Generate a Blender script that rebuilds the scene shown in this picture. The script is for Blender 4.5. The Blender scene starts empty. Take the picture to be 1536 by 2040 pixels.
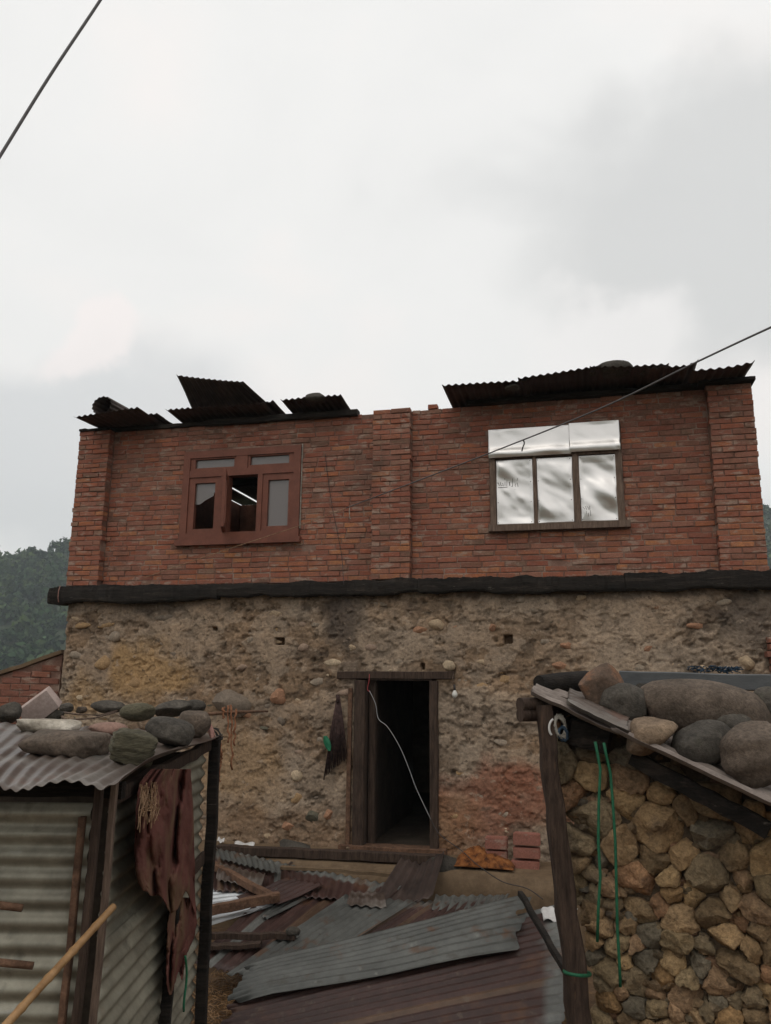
import bpy, bmesh, math, random
import numpy as np
from mathutils import Vector, Matrix, Euler
random.seed(7)
RNG = np.random.default_rng(11)
scene = bpy.context.scene
col = scene.collection
R = math.radians

# ------------------------------------------------------------------ camera
FPX = 1560.0                                   # focal length in photograph pixels (1536 wide)
EYE = np.array([0.0, 0.0, 2.3])
_up = np.array([73.0, 7320.0, -FPX]); _up /= np.linalg.norm(_up)
_fw = np.array([0, 0, -1.0]); _fw = _fw - _up * np.dot(_fw, _up); _fw /= np.linalg.norm(_fw)
_rt = np.cross(_fw, _up)
CM = np.array([_rt, _fw, _up])                 # camera -> world rotation
cam_d = bpy.data.cameras.new('camera')
cam_d.sensor_fit = 'HORIZONTAL'; cam_d.sensor_width = 36.0
cam_d.lens = FPX / 1536 * 36.0
cam_d.clip_start = 0.05; cam_d.clip_end = 6000
cam = bpy.data.objects.new('camera', cam_d); col.objects.link(cam)
mw = Matrix([list(r) for r in CM]).to_4x4(); mw.translation = Vector(EYE)
cam.matrix_world = mw
scene.camera = cam

# ------------------------------------------------------------------ render, exposure
scene.render.engine = 'CYCLES'
scene.cycles.use_denoising = True
scene.cycles.max_bounces = 8
scene.cycles.diffuse_bounces = 4
scene.cycles.glossy_bounces = 3
scene.cycles.transparent_max_bounces = 8
scene.cycles.volume_bounces = 0
scene.cycles.sample_clamp_indirect = 4.0
scene.view_settings.view_transform = 'Standard'
scene.view_settings.look = 'None'
scene.view_settings.exposure = 0.0
scene.view_settings.gamma = 1.0
scene.view_settings.use_curve_mapping = False

# ------------------------------------------------------------------ sky: overcast
SUN_EL, SUN_AZ = 58.0, 150.0                   # a dim sun behind cloud, behind and left of the viewer
world = bpy.data.worlds.new('World'); scene.world = world
world.use_nodes = True
wt = world.node_tree; wn = wt.nodes; wl = wt.links
for n in list(wn): wn.remove(n)
def N(nodes, t, **kw):
    n = nodes.new(t)
    for k, v in kw.items(): setattr(n, k, v)
    return n
w_out = N(wn, 'ShaderNodeOutputWorld')
sky = N(wn, 'ShaderNodeTexSky', sky_type='NISHITA'); sky.sun_disc = False
sky.sun_elevation = R(SUN_EL); sky.sun_rotation = R(SUN_AZ); sky.dust_density = 4.0; sky.air_density = 1.5
bg1 = N(wn, 'ShaderNodeBackground'); bg1.inputs[1].default_value = 0.08
wl.new(sky.outputs[0], bg1.inputs[0])
tc = N(wn, 'ShaderNodeTexCoord')
mp = N(wn, 'ShaderNodeMapping'); mp.inputs['Scale'].default_value = (1.0, 1.0, 1.9); mp.inputs['Location'].default_value = (3.35, 0.7, 0.15)
wl.new(tc.outputs['Generated'], mp.inputs[0])
n1 = N(wn, 'ShaderNodeTexNoise'); n1.inputs['Scale'].default_value = 2.3; n1.inputs['Detail'].default_value = 5.0
n1.inputs['Roughness'].default_value = 0.46; n1.inputs['Distortion'].default_value = 0.35
wl.new(mp.outputs[0], n1.inputs[0])
rp = N(wn, 'ShaderNodeValToRGB')
els = rp.color_ramp.elements
els[0].position = 0.30; els[0].color = (0.78, 0.78, 0.77, 1)
els[1].position = 0.66; els[1].color = (1.0, 0.96, 0.93, 1)
e = els.new(0.45); e.color = (0.925, 0.918, 0.90, 1)
e = els.new(0.56); e.color = (0.955, 0.945, 0.925, 1)
wl.new(n1.outputs['Fac'], rp.inputs[0])
# one grey bank of cloud, upper right in the picture, and a paler break under it
def cloud_bank(px, py, spread, prev, colour, amount):
    d = CM @ np.array([(px - 768) / FPX, -(py - 1020) / FPX, -1.0]); d /= np.linalg.norm(d)
    nz = N(wn, 'ShaderNodeTexNoise'); nz.inputs['Scale'].default_value = 3.6; nz.inputs['Detail'].default_value = 6.0
    nz.inputs['Roughness'].default_value = 0.5
    wl.new(tc.outputs['Generated'], nz.inputs[0])
    off = N(wn, 'ShaderNodeVectorMath', operation='MULTIPLY_ADD')
    wl.new(nz.outputs['Color'], off.inputs[0]); off.inputs[1].default_value = (0.34, 0.34, 0.34)
    wl.new(tc.outputs['Generated'], off.inputs[2])
    sb = N(wn, 'ShaderNodeVectorMath', operation='SUBTRACT'); wl.new(off.outputs[0], sb.inputs[0])
    sb.inputs[1].default_value = tuple(d + 0.17)
    st = N(wn, 'ShaderNodeVectorMath', operation='MULTIPLY'); wl.new(sb.outputs[0], st.inputs[0]); st.inputs[1].default_value = (1, 1, 1.7)
    ln = N(wn, 'ShaderNodeVectorMath', operation='LENGTH'); wl.new(st.outputs[0], ln.inputs[0])
    mr = N(wn, 'ShaderNodeMapRange', interpolation_type='SMOOTHSTEP'); wl.new(ln.outputs['Value'], mr.inputs[0])
    mr.inputs[1].default_value = spread; mr.inputs[2].default_value = spread * 0.55
    mr.inputs[3].default_value = 0.0; mr.inputs[4].default_value = amount
    mx = N(wn, 'ShaderNodeMixRGB'); wl.new(mr.outputs[0], mx.inputs[0]); wl.new(prev, mx.inputs[1]); mx.inputs[2].default_value = (*colour, 1)
    return mx.outputs[0]
csky = cloud_bank(1480, 440, 0.31, rp.outputs[0], (0.72, 0.72, 0.71), 0.9)
csky = cloud_bank(1190, 640, 0.13, csky, (0.97, 0.945, 0.925), 0.8)
csky = cloud_bank(60, 950, 0.30, csky, (0.72, 0.73, 0.735), 0.75)
csky = cloud_bank(150, 690, 0.075, csky, (1.04, 0.965, 0.935), 0.75)
bg2 = N(wn, 'ShaderNodeBackground'); bg2.inputs[1].default_value = 1.05
wl.new(csky, bg2.inputs[0])
mxs = N(wn, 'ShaderNodeMixShader'); mxs.inputs[0].default_value = 0.95
wl.new(bg1.outputs[0], mxs.inputs[1]); wl.new(bg2.outputs[0], mxs.inputs[2]); wl.new(mxs.outputs[0], w_out.inputs[0])

# ------------------------------------------------------------------ sun, diffused by the cloud
sd = bpy.data.lights.new('sun', 'SUN'); sd.energy = 0.5; sd.angle = R(30); sd.color = (1.0, 0.95, 0.88)
sun = bpy.data.objects.new('sun', sd); col.objects.link(sun)
_az = R(SUN_AZ); _el = R(SUN_EL)
sdir = Vector((-math.sin(_az) * math.cos(_el), math.cos(_az) * math.cos(_el), math.sin(_el)))   # towards the sun
sun.rotation_euler = (-sdir).to_track_quat('-Z', 'Y').to_euler()

# ------------------------------------------------------------------ placing helpers
def ray(x, y):
    return CM @ np.array([(x - 768) / FPX, -(y - 1020) / FPX, -1.0])
def at(x, y, Y):                               # the point of the place at distance Y in front of the viewer
    d = ray(x, y); return EYE + d * (Y / d[1])
def at_z(x, y, z):
    d = ray(x, y); return EYE + d * ((z - EYE[2]) / d[2])
def hit(x, y, p0, n):
    d = ray(x, y); return EYE + d * (np.dot(np.array(p0) - EYE, n) / np.dot(d, n))
HA, HD = R(14.0), 8.7                          # the house front: turned 14 degrees, 8.7 m away
HE = np.array([math.cos(HA), -math.sin(HA), 0]); HN = np.array([math.sin(HA), math.cos(HA), 0]); HO = np.array([0, HD, 0])
HM = Matrix.Translation((0, HD, 0)) @ Matrix.Rotation(-HA, 4, 'Z')
def fac(x, y, off=0.0):                        # (u, z) on the plane `off` metres in front of the house front
    P = hit(x, y, HO - HN * off, HN); return float(np.dot(P - HO, HE)), float(P[2])
def hw(u, v, z): return HO + HE * u + HN * v + np.array([0, 0, z])

# ------------------------------------------------------------------ noise (numpy)
def _h(ix, iy, iz, s):
    n = (ix * 374761393 + iy * 668265263 + iz * 2147483647 + s * 974634777) & 0xffffffff
    n = ((n ^ (n >> 13)) * 1274126177) & 0xffffffff
    return ((n ^ (n >> 16)) & 0xffff) / 65535.0
def vnoise(p, s=0):
    p = np.asarray(p, float); i = np.floor(p).astype(np.int64); f = p - i; f = f * f * (3 - 2 * f)
    r = 0
    for a in (0, 1):
        for b in (0, 1):
            for c in (0, 1):
                w = (f[:, 0] if a else 1 - f[:, 0]) * (f[:, 1] if b else 1 - f[:, 1]) * (f[:, 2] if c else 1 - f[:, 2])
                r = r + w * _h(i[:, 0] + a, i[:, 1] + b, i[:, 2] + c, s)
    return r
def fbm(p, o=4, s=0, g=0.5):
    p = np.asarray(p, float); r = 0; a = 1; t = 0
    for k in range(o):
        r = r + a * vnoise(p * 2 ** k + 17.3 * k, s + k); t += a; a *= g
    return r / t                                # 0..1

# ------------------------------------------------------------------ objects
FR = {}                                         # world frame of each parent
def prop(o, label=None, cat=None, group=None, kind=None):
    if label: o['label'] = label
    if cat: o['category'] = cat
    if group: o['group'] = group
    if kind: o['kind'] = kind
    return o
def thing(name, label, cat, loc=(0, 0, 0), frame=None, group=None):
    o = bpy.data.objects.new(name, None); col.objects.link(o); o.empty_display_size = 0.1
    m = frame if frame is not None else Matrix.Translation(Vector(loc))
    o.matrix_world = m; FR[o] = m.copy()
    return prop(o, label, cat, group)
def link(name, me, parent=None, loc=None):
    o = bpy.data.objects.new(name, me); col.objects.link(o)
    if parent is not None:
        o.parent = parent; FR[o] = FR[parent]
    if loc is not None: o.location = Vector(loc)
    return o
class MB:
    def __init__(s): s.v = []; s.f = []; s.c = []
    def add(s, vs, fs, c=None):
        b = len(s.v); s.v.extend([tuple(map(float, q)) for q in vs]); s.f.extend([tuple(b + i for i in q) for q in fs])
        s.c.extend([c or (1, 1, 1)] * len(vs)); return s
    def box(s, lo, hi, jit=0.0, c=None):
        (x0, y0, z0), (x1, y1, z1) = lo, hi
        vs = [(x0, y0, z0), (x1, y0, z0), (x1, y1, z0), (x0, y1, z0), (x0, y0, z1), (x1, y0, z1), (x1, y1, z1), (x0, y1, z1)]
        if jit: vs = [tuple(q + random.uniform(-jit, jit) for q in v) for v in vs]
        return s.add(vs, [(3, 2, 1, 0), (4, 5, 6, 7), (0, 1, 5, 4), (1, 2, 6, 5), (2, 3, 7, 6), (3, 0, 4, 7)], c)
    def beam(s, a, b, w, h, up=(0, 0, 1), rough=0.0, seg=1, c=None, taper=1.0):
        a = np.array(a, float); b = np.array(b, float); d = b - a; L = np.linalg.norm(d); d = d / L
        up = np.array(up, float); sd_ = np.cross(d, up); sd_ /= np.linalg.norm(sd_); u2 = np.cross(sd_, d)
        vs = []; fs = []
        ch = 0.14                                # chamfered edges
        prof = [(-1, -1 + ch), (-1 + ch, -1), (1 - ch, -1), (1, -1 + ch), (1, 1 - ch), (1 - ch, 1), (-1 + ch, 1), (-1, 1 - ch)]
        for i in range(seg + 1):
            t = i / seg; k = 1 + (taper - 1) * t
            wob = (np.array([random.gauss(0, 1) for _ in range(3)]) * rough) if 0 < i < seg else 0
            for (x, y) in prof:
                j = 1 + random.uniform(-1, 1) * rough * 4
                vs.append(a + d * L * t + sd_ * x * w / 2 * k * j + u2 * y * h / 2 * k * j + wob)
        n = len(prof)
        for i in range(seg):
            for q in range(n):
                fs.append((i * n + q, i * n + (q + 1) % n, (i + 1) * n + (q + 1) % n, (i + 1) * n + q))
        fs.append(tuple(range(n))[::-1]); fs.append(tuple(seg * n + q for q in range(n)))
        return s.add(vs, fs, c)
    def tube(s, pts, r, n=8, cap=True, c=None, noise=0.0):
        pts = [np.array(p, float) for p in pts]; m = len(pts)
        rs = r if hasattr(r, '__len__') else [r] * m
        vs = []; fs = []; prev = None
        for i, p in enumerate(pts):
            t = pts[min(i + 1, m - 1)] - pts[max(i - 1, 0)]; t = t / (np.linalg.norm(t) + 1e-9)
            if prev is None:
                a = np.array([0, 0, 1.0]) if abs(t[2]) < 0.9 else np.array([1.0, 0, 0])
                x = np.cross(t, a)
            else:
                x = prev - t * np.dot(prev, t)
            x /= np.linalg.norm(x); prev = x; y = np.cross(t, x)
            for k in range(n):
                an = 2 * math.pi * k / n; rr = rs[i] * (1 + random.uniform(-noise, noise))
                vs.append(p + (x * math.cos(an) + y * math.sin(an)) * rr)
        for i in range(m - 1):
            for k in range(n):
                fs.append((i * n + k, i * n + (k + 1) % n, (i + 1) * n + (k + 1) % n, (i + 1) * n + k))
        if cap:
            fs.append(tuple(range(n))[::-1]); fs.append(tuple((m - 1) * n + k for k in range(n)))
        return s.add(vs, fs, c)
    def grid(s, P, thick=0.0, nrm=None, c=None):
        """P: array (m, n, 3); with thickness it is a closed slab"""
        P = np.asarray(P, float); m, n = P.shape[:2]
        idx = lambda i, j: i * n + j
        fs = [(idx(i, j), idx(i, j + 1), idx(i + 1, j + 1), idx(i + 1, j)) for i in range(m - 1) for j in range(n - 1)]
        vs = P.reshape(-1, 3)
        if thick:
            du = np.gradient(P, axis=1); dv = np.gradient(P, axis=0); nn = np.cross(du, dv)
            nn /= (np.linalg.norm(nn, axis=2, keepdims=True) + 1e-12)
            Q = P - nn * thick; k = m * n
            fs += [(k + idx(i, j), k + idx(i + 1, j), k + idx(i + 1, j + 1), k + idx(i, j + 1)) for i in range(m - 1) for j in range(n - 1)]
            rim = [idx(0, j) for j in range(n)] + [idx(i, n - 1) for i in range(1, m)] + [idx(m - 1, j) for j in range(n - 2, -1, -1)] + [idx(i, 0) for i in range(m - 2, 0, -1)]
            for a in range(len(rim)):
                p, q = rim[a], rim[(a + 1) % len(rim)]; fs.append((q, p, k + p, k + q))
            vs = np.concatenate([vs, Q.reshape(-1, 3)])
        return s.add(vs, fs, c)
    def mesh(s, name, mats, smooth=False, M=None, shift=None, angle=None):
        me = bpy.data.meshes.new(name)
        V = np.array(s.v, float)
        if M is not None:
            A = np.array(M); V = V @ A[:3, :3].T + A[:3, 3]
        if shift is not None: V = V - np.array(shift)
        me.from_pydata(V.tolist(), [], s.f)
        if any(c != (1, 1, 1) for c in s.c):
            at_ = me.color_attributes.new('tint', 'FLOAT_COLOR', 'POINT')
            at_.data.foreach_set('color', np.concatenate([np.array(s.c, float), np.ones((len(s.c), 1))], axis=1).ravel())
        for m in (mats if isinstance(mats, (list, tuple)) else [mats]): me.materials.append(m)
        if smooth or angle:
            me.polygons.foreach_set('use_smooth', [True] * len(me.polygons))
            if angle: me.set_sharp_from_angle(angle=R(angle))
        me.update(); return me
    def part(s, name, mat, parent, smooth=False, local=False, angle=None, label=None, kind=None):
        M = None if local else FR[parent].inverted()
        return prop(link(name, s.mesh(name, mat, smooth, M, angle=angle), parent), label, kind=kind)
    def top(s, name, mat, label, cat, group=None, smooth=False, angle=None, kind=None):
        V = np.array(s.v, float); lo, hi = V.min(0), V.max(0); b = np.array([(lo[0] + hi[0]) / 2, (lo[1] + hi[1]) / 2, lo[2]])
        o = link(name, s.mesh(name, mat, smooth, shift=b, angle=angle), None, b); FR[o] = Matrix.Translation(Vector(b))
        return prop(o, label, cat, group, kind)

# ------------------------------------------------------------------ materials
def mat(name, ramp, scale=4.0, stretch=(1, 1, 1), rough=0.85, bump=0.35, bscale=30.0, bdist=0.01, metal=0.0, spec=0.25,
        tint=False, fine=0.25, spots=None, coord='Object', detail=6.0, rough_var=0.0, ndist=0.0, objvar=0.0):
    m = bpy.data.materials.new(name); m.use_nodes = True
    t = m.node_tree; ns = t.nodes; ls = t.links; b = ns['Principled BSDF']
    if coord == 'World':
        g = N(ns, 'ShaderNodeNewGeometry'); co = g.outputs['Position']
    else:
        g = N(ns, 'ShaderNodeTexCoord'); co = g.outputs['Object']
    mp_ = N(ns, 'ShaderNodeMapping'); mp_.inputs['Scale'].default_value = stretch; ls.new(co, mp_.inputs[0])
    vec = mp_.outputs[0]
    if objvar and coord != 'World':
        oi = N(ns, 'ShaderNodeObjectInfo'); ad = N(ns, 'ShaderNodeVectorMath', operation='ADD')
        cx = N(ns, 'ShaderNodeCombineXYZ'); mu = N(ns, 'ShaderNodeMath', operation='MULTIPLY'); mu.inputs[1].default_value = 37.0
        ls.new(oi.outputs['Random'], mu.inputs[0])
        for k in range(3): ls.new(mu.outputs[0], cx.inputs[k])
        ls.new(vec, ad.inputs[0]); ls.new(cx.outputs[0], ad.inputs[1]); vec = ad.outputs[0]
    n1 = N(ns, 'ShaderNodeTexNoise'); n1.inputs['Scale'].default_value = scale; n1.inputs['Detail'].default_value = detail
    n1.inputs['Distortion'].default_value = ndist; n1.inputs['Roughness'].default_value = 0.6
    ls.new(vec, n1.inputs[0])
    cr = N(ns, 'ShaderNodeValToRGB'); ce = cr.color_ramp.elements
    while len(ce) > 1: ce.remove(ce[-1])
    ce[0].position, ce[0].color = ramp[0][0], (*ramp[0][1], 1)
    for p_, c_ in ramp[1:]:
        q = ce.new(p_); q.color = (*c_, 1)
    ls.new(n1.outputs['Fac'], cr.inputs[0]); cur = cr.outputs[0]
    if tint:
        av = N(ns, 'ShaderNodeVertexColor', layer_name='tint')
        mm = N(ns, 'ShaderNodeMixRGB', blend_type='MULTIPLY'); mm.inputs[0].default_value = 1.0
        ls.new(cur, mm.inputs[1]); ls.new(av.outputs[0], mm.inputs[2]); cur = mm.outputs[0]
    if objvar:
        oi2 = N(ns, 'ShaderNodeObjectInfo'); mr = N(ns, 'ShaderNodeMapRange')
        mr.inputs[3].default_value = 1 - objvar; mr.inputs[4].default_value = 1 + objvar
        ls.new(oi2.outputs['Random'], mr.inputs[0])
        mm = N(ns, 'ShaderNodeMixRGB', blend_type='MULTIPLY'); mm.inputs[0].default_value = 1.0
        ls.new(cur, mm.inputs[1]); ls.new(mr.outputs[0], mm.inputs[2]); cur = mm.outputs[0]
    for sp in (spots or []):
        colr, thr, wid, sc, amt = sp[:5]; st = sp[5] if len(sp) > 5 else (1, 1, 1)
        ms = N(ns, 'ShaderNodeMapping'); ms.inputs['Scale'].default_value = st; ls.new(vec, ms.inputs[0])
        n3 = N(ns, 'ShaderNodeTexNoise'); n3.inputs['Scale'].default_value = sc; n3.inputs['Detail'].default_value = 5.0
        n3.inputs['Roughness'].default_value = 0.62
        ls.new(ms.outputs[0], n3.inputs[0])
        mr = N(ns, 'ShaderNodeMapRange'); mr.inputs[1].default_value = thr; mr.inputs[2].default_value = thr + wid
        mr.inputs[3].default_value = 0; mr.inputs[4].default_value = amt
        ls.new(n3.outputs['Fac'], mr.inputs[0])
        mm = N(ns, 'ShaderNodeMixRGB'); ls.new(mr.outputs[0], mm.inputs[0]); ls.new(cur, mm.inputs[1]); mm.inputs[2].default_value = (*colr, 1)
        cur = mm.outputs[0]
    n2 = N(ns, 'ShaderNodeTexNoise'); n2.inputs['Scale'].default_value = bscale; n2.inputs['Detail'].default_value = 5.0
    n2.inputs['Roughness'].default_value = 0.72
    ls.new(vec, n2.inputs[0])
    if fine:
        mr = N(ns, 'ShaderNodeMapRange'); mr.inputs[1].default_value = 0.3; mr.inputs[2].default_value = 0.7
        mr.inputs[3].default_value = 1 - fine; mr.inputs[4].default_value = 1 + fine
        ls.new(n2.outputs['Fac'], mr.inputs[0])
        mm = N(ns, 'ShaderNodeMixRGB', blend_type='MULTIPLY'); mm.inputs[0].default_value = 1.0
        ls.new(cur, mm.inputs[1]); ls.new(mr.outputs[0], mm.inputs[2]); cur = mm.outputs[0]
    ls.new(cur, b.inputs['Base Color'])
    b.inputs['Roughness'].default_value = rough; b.inputs['Metallic'].default_value = metal
    b.inputs['Specular IOR Level'].default_value = spec
    if rough_var:
        mr = N(ns, 'ShaderNodeMapRange'); mr.inputs[3].default_value = rough - rough_var; mr.inputs[4].default_value = rough + rough_var
        ls.new(n1.outputs['Fac'], mr.inputs[0]); ls.new(mr.outputs[0], b.inputs['Roughness'])
    if bump:
        bp = N(ns, 'ShaderNodeBump'); bp.inputs['Strength'].default_value = bump; bp.inputs['Distance'].default_value = bdist
        ls.new(n2.outputs['Fac'], bp.inputs['Height']); ls.new(bp.outputs[0], b.inputs['Normal'])
    return m

M_ = {}
M_['brick'] = mat('brick', [(0.25, (0.80, 0.78, 0.76)), (0.75, (1.2, 1.18, 1.15))], scale=9, bump=0.5, bscale=70, bdist=0.006, tint=True, fine=0.3, coord='World',
                  spots=[((0.265, 0.114, 0.080), 0.38, 0.22, 7.5, 0.78, (1, 1, 2.2)), ((0.35, 0.25, 0.195), 0.55, 0.09, 6.0, 0.8, (1, 1, 2.4)), ((0.12, 0.078, 0.060), 0.58, 0.2, 1.5, 0.7, (1, 1, 0.8))])
M_['mortar'] = mat('mortar', [(0.3, (0.15, 0.080, 0.058)), (0.5, (0.22, 0.125, 0.092)), (0.70, (0.36, 0.265, 0.21))], scale=4.5, bump=0.8, bscale=60, coord='World')
M_['neighbour_brick'] = mat('neighbour_brick', [(0.3, (0.17, 0.075, 0.048)), (0.7, (0.29, 0.13, 0.08))], scale=6, bump=0.4, bscale=60, coord='World', objvar=0.0)
M_['mud'] = mat('mud_plaster', [(0.3, (0.80, 0.80, 0.80)), (0.7, (1.15, 1.13, 1.10))], scale=6, bump=0.8, bscale=30, bdist=0.016, tint=True, fine=0.36, coord='World',
                spots=[((0.12, 0.088, 0.062), 0.60, 0.06, 7.0, 0.6, (1, 1, 1.2)), ((0.36, 0.275, 0.20), 0.60, 0.05, 9.0, 0.6, (1, 1, 1.3)), ((0.075, 0.055, 0.04), 0.635, 0.03, 17.0, 0.7, (1, 1, 1.5))])
M_['wallstone'] = mat('wall_stone', [(0.25, (0.72, 0.72, 0.72)), (0.75, (1.25, 1.22, 1.18))], scale=14, bump=0.6, bscale=55, bdist=0.01, tint=True, fine=0.3, coord='World')
M_['rubble'] = mat('rubble_stone', [(0.25, (0.72, 0.69, 0.64)), (0.75, (1.32, 1.22, 1.08))], scale=9, bump=1.0, bscale=50, bdist=0.018, tint=True, fine=0.5, coord='World',
                   spots=[((0.12, 0.085, 0.06), 0.58, 0.12, 6.0, 0.55), ((0.34, 0.24, 0.13), 0.62, 0.1, 9.0, 0.45)])
M_['rubble_core'] = mat('rubble_core', [(0.3, (0.075, 0.055, 0.036)), (0.7, (0.16, 0.115, 0.075))], scale=12, bump=1.0, bscale=40, bdist=0.02)
M_['black_wood'] = mat('black_wood', [(0.3, (0.008, 0.0065, 0.0055)), (0.7, (0.032, 0.025, 0.020))], scale=5, stretch=(0.5, 3, 5), bump=1.0, bscale=24, bdist=0.016, fine=0.45, spots=[((0.15, 0.13, 0.11), 0.66, 0.05, 7, 0.7, (1, 1, 1)), ((0.06, 0.045, 0.035), 0.56, 0.1, 3, 0.6)])
M_['dark_wood'] = mat('dark_wood', [(0.3, (0.028, 0.018, 0.013)), (0.7, (0.085, 0.055, 0.040))], scale=9, stretch=(5, 5, 0.6), bump=0.9, bscale=20, bdist=0.01, fine=0.35, coord='World', spots=[((0.15, 0.085, 0.05), 0.62, 0.1, 5, 0.5, (3, 3, .5))])
M_['timber'] = mat('timber', [(0.3, (0.07, 0.038, 0.024)), (0.7, (0.19, 0.105, 0.065))], scale=7, stretch=(2, 2, 2), bump=0.7, bscale=24, fine=0.35, coord='World')
M_['old_wood'] = mat('weathered_wood', [(0.3, (0.09, 0.06, 0.046)), (0.7, (0.22, 0.155, 0.115))], scale=8, stretch=(6, 6, 0.8), bump=0.5, bscale=24, coord='World')
M_['red_frame'] = mat('red_painted_wood', [(0.3, (0.150, 0.055, 0.036)), (0.7, (0.215, 0.080, 0.052))], scale=6, rough=0.55, bump=0.15, bscale=40, bdist=0.004, fine=0.12, coord='World', spots=[((0.26, 0.17, 0.12), 0.70, 0.06, 9, 0.8, (1, 1, .4))])
M_['galv'] = mat('galvanised_sheet', [(0.3, (0.074, 0.075, 0.069)), (0.7, (0.150, 0.152, 0.140))], scale=3, rough=0.5, rough_var=0.12, bump=0.1, bscale=14, metal=0.35, spec=0.4, fine=0.15, objvar=0.12,
                 spots=[((0.11, 0.055, 0.03), 0.57, 0.08, 3.2, 0.75, (1, 1, 1)), ((0.05, 0.042, 0.034), 0.57, 0.10, 7, 0.6), ((0.24, 0.235, 0.215), 0.63, 0.06, 5, 0.5)])
M_['shed_tin'] = mat('old_shed_tin', [(0.3, (0.18, 0.165, 0.128)), (0.7, (0.36, 0.338, 0.265))], scale=4, rough=0.5, rough_var=0.12, bump=0.1, bscale=14, metal=0.3, spec=0.4, fine=0.18, coord='World',
                 spots=[((0.16, 0.10, 0.05), 0.58, 0.14, 2.2, 0.55), ((0.06, 0.05, 0.04), 0.60, 0.12, 5, 0.6), ((0.40, 0.40, 0.38), 0.66, 0.08, 3.0, 0.5, (1, 1, 4))])
M_['bright_tin'] = mat('bright_tin', [(0.3, (0.42, 0.44, 0.45)), (0.7, (0.62, 0.64, 0.65))], scale=4, rough=0.38, bump=0.08, bscale=14, metal=0.6, spec=0.5, fine=0.1)
M_['maroon'] = mat('maroon_sheet', [(0.3, (0.036, 0.018, 0.015)), (0.7, (0.072, 0.037, 0.030))], scale=3, rough=0.5, rough_var=0.1, bump=0.1, bscale=14, spec=0.35, fine=0.2, objvar=0.15,
                   spots=[((0.14, 0.125, 0.11), 0.62, 0.08, 4, 0.6), ((0.11, 0.05, 0.022), 0.60, 0.1, 2.2, 0.6), ((0.13, 0.10, 0.075), 0.60, 0.12, 11, 0.45)])
M_['striped'] = mat('worn_painted_sheet', [(0.3, (0.75, 0.75, 0.75)), (0.7, (1.2, 1.2, 1.2))], scale=5, rough=0.5, rough_var=0.1, bump=0.12, bscale=16, spec=0.35, fine=0.25, tint=True,
                    spots=[((0.11, 0.05, 0.022), 0.60, 0.1, 2.2, 0.6), ((0.13, 0.10, 0.075), 0.60, 0.1, 11, 0.5)])
M_['soot_sheet'] = mat('sooty_sheet', [(0.3, (0.030, 0.021, 0.018)), (0.7, (0.085, 0.058, 0.048))], scale=3, rough=0.6, bump=0.1, bscale=14, spec=0.3, fine=0.2, objvar=0.15)
M_['roof_tin'] = mat('stained_roof_tin', [(0.30, (0.062, 0.040, 0.031)), (0.48, (0.098, 0.073, 0.059)), (0.64, (0.180, 0.162, 0.142))], scale=2.4, rough=0.42, rough_var=0.1, bump=0.1, bscale=16, metal=0.3, spec=0.45, fine=0.2,
                     spots=[((0.14, 0.06, 0.035), 0.60, 0.12, 2.6, 0.7)])
M_['verge_tin'] = mat('dusty_roof_tin', [(0.3, (0.14, 0.112, 0.095)), (0.7, (0.30, 0.252, 0.222))], scale=5, rough=0.7, bump=0.25, bscale=24, metal=0.1, fine=0.25, spots=[((0.10, 0.07, 0.05), 0.6, 0.1, 4, 0.6)])
M_['rock_tan'] = mat('rock_tan', [(0.3, (0.12, 0.084, 0.058)), (0.7, (0.24, 0.17, 0.112))], scale=6, bump=1.0, bscale=45, fine=0.4, objvar=0.1, spots=[((0.36, 0.28, 0.12), 0.66, 0.06, 5, 0.7)])
M_['rock_brown'] = mat('rock_brown', [(0.3, (0.070, 0.053, 0.040)), (0.7, (0.150, 0.113, 0.086))], scale=7, bump=1.0, bscale=48, fine=0.45, objvar=0.12, spots=[((0.08, 0.065, 0.05), 0.56, 0.14, 6, 0.6), ((0.20, 0.16, 0.125), 0.63, 0.1, 14, 0.5)])
M_['rock_dark'] = mat('rock_dark', [(0.3, (0.040, 0.035, 0.029)), (0.7, (0.098, 0.085, 0.070))], scale=7, bump=1.0, bscale=48, fine=0.45, objvar=0.15, spots=[((0.17, 0.145, 0.115), 0.62, 0.1, 11, 0.5), ((0.075, 0.075, 0.05), 0.6, 0.1, 4, 0.5)])
M_['rock_olive'] = mat('rock_olive', [(0.3, (0.062, 0.056, 0.036)), (0.7, (0.135, 0.118, 0.076))], scale=7, stretch=(1, 1, 3.5), bump=1.0, bscale=40, fine=0.45, objvar=0.12)
M_['rock_red'] = mat('rock_red', [(0.3, (0.20, 0.12, 0.092)), (0.7, (0.30, 0.185, 0.145))], scale=7, bump=0.35, bscale=60, fine=0.2)
M_['rock_white'] = mat('rock_white', [(0.3, (0.20, 0.165, 0.125)), (0.55, (0.40, 0.355, 0.29)), (0.7, (0.55, 0.50, 0.43))], scale=9, bump=0.5, bscale=40, fine=0.3)
M_['rock_rust'] = mat('rock_rust', [(0.3, (0.06, 0.048, 0.038)), (0.5, (0.13, 0.085, 0.06)), (0.68, (0.30, 0.12, 0.05))], scale=5, bump=0.5, bscale=40, fine=0.3)
M_['pink_tile'] = mat('pinkish_block', [(0.3, (0.36, 0.27, 0.235)), (0.7, (0.50, 0.40, 0.36))], scale=6, bump=0.35, bscale=50, fine=0.15)
M_['earth'] = mat('earth', [(0.3, (0.075, 0.046, 0.026)), (0.7, (0.17, 0.105, 0.06))], scale=3, bump=1.0, bscale=14, bdist=0.03, fine=0.35, coord='World', spots=[((0.24, 0.14, 0.06), 0.58, 0.1, 9, 0.6)])
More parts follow.
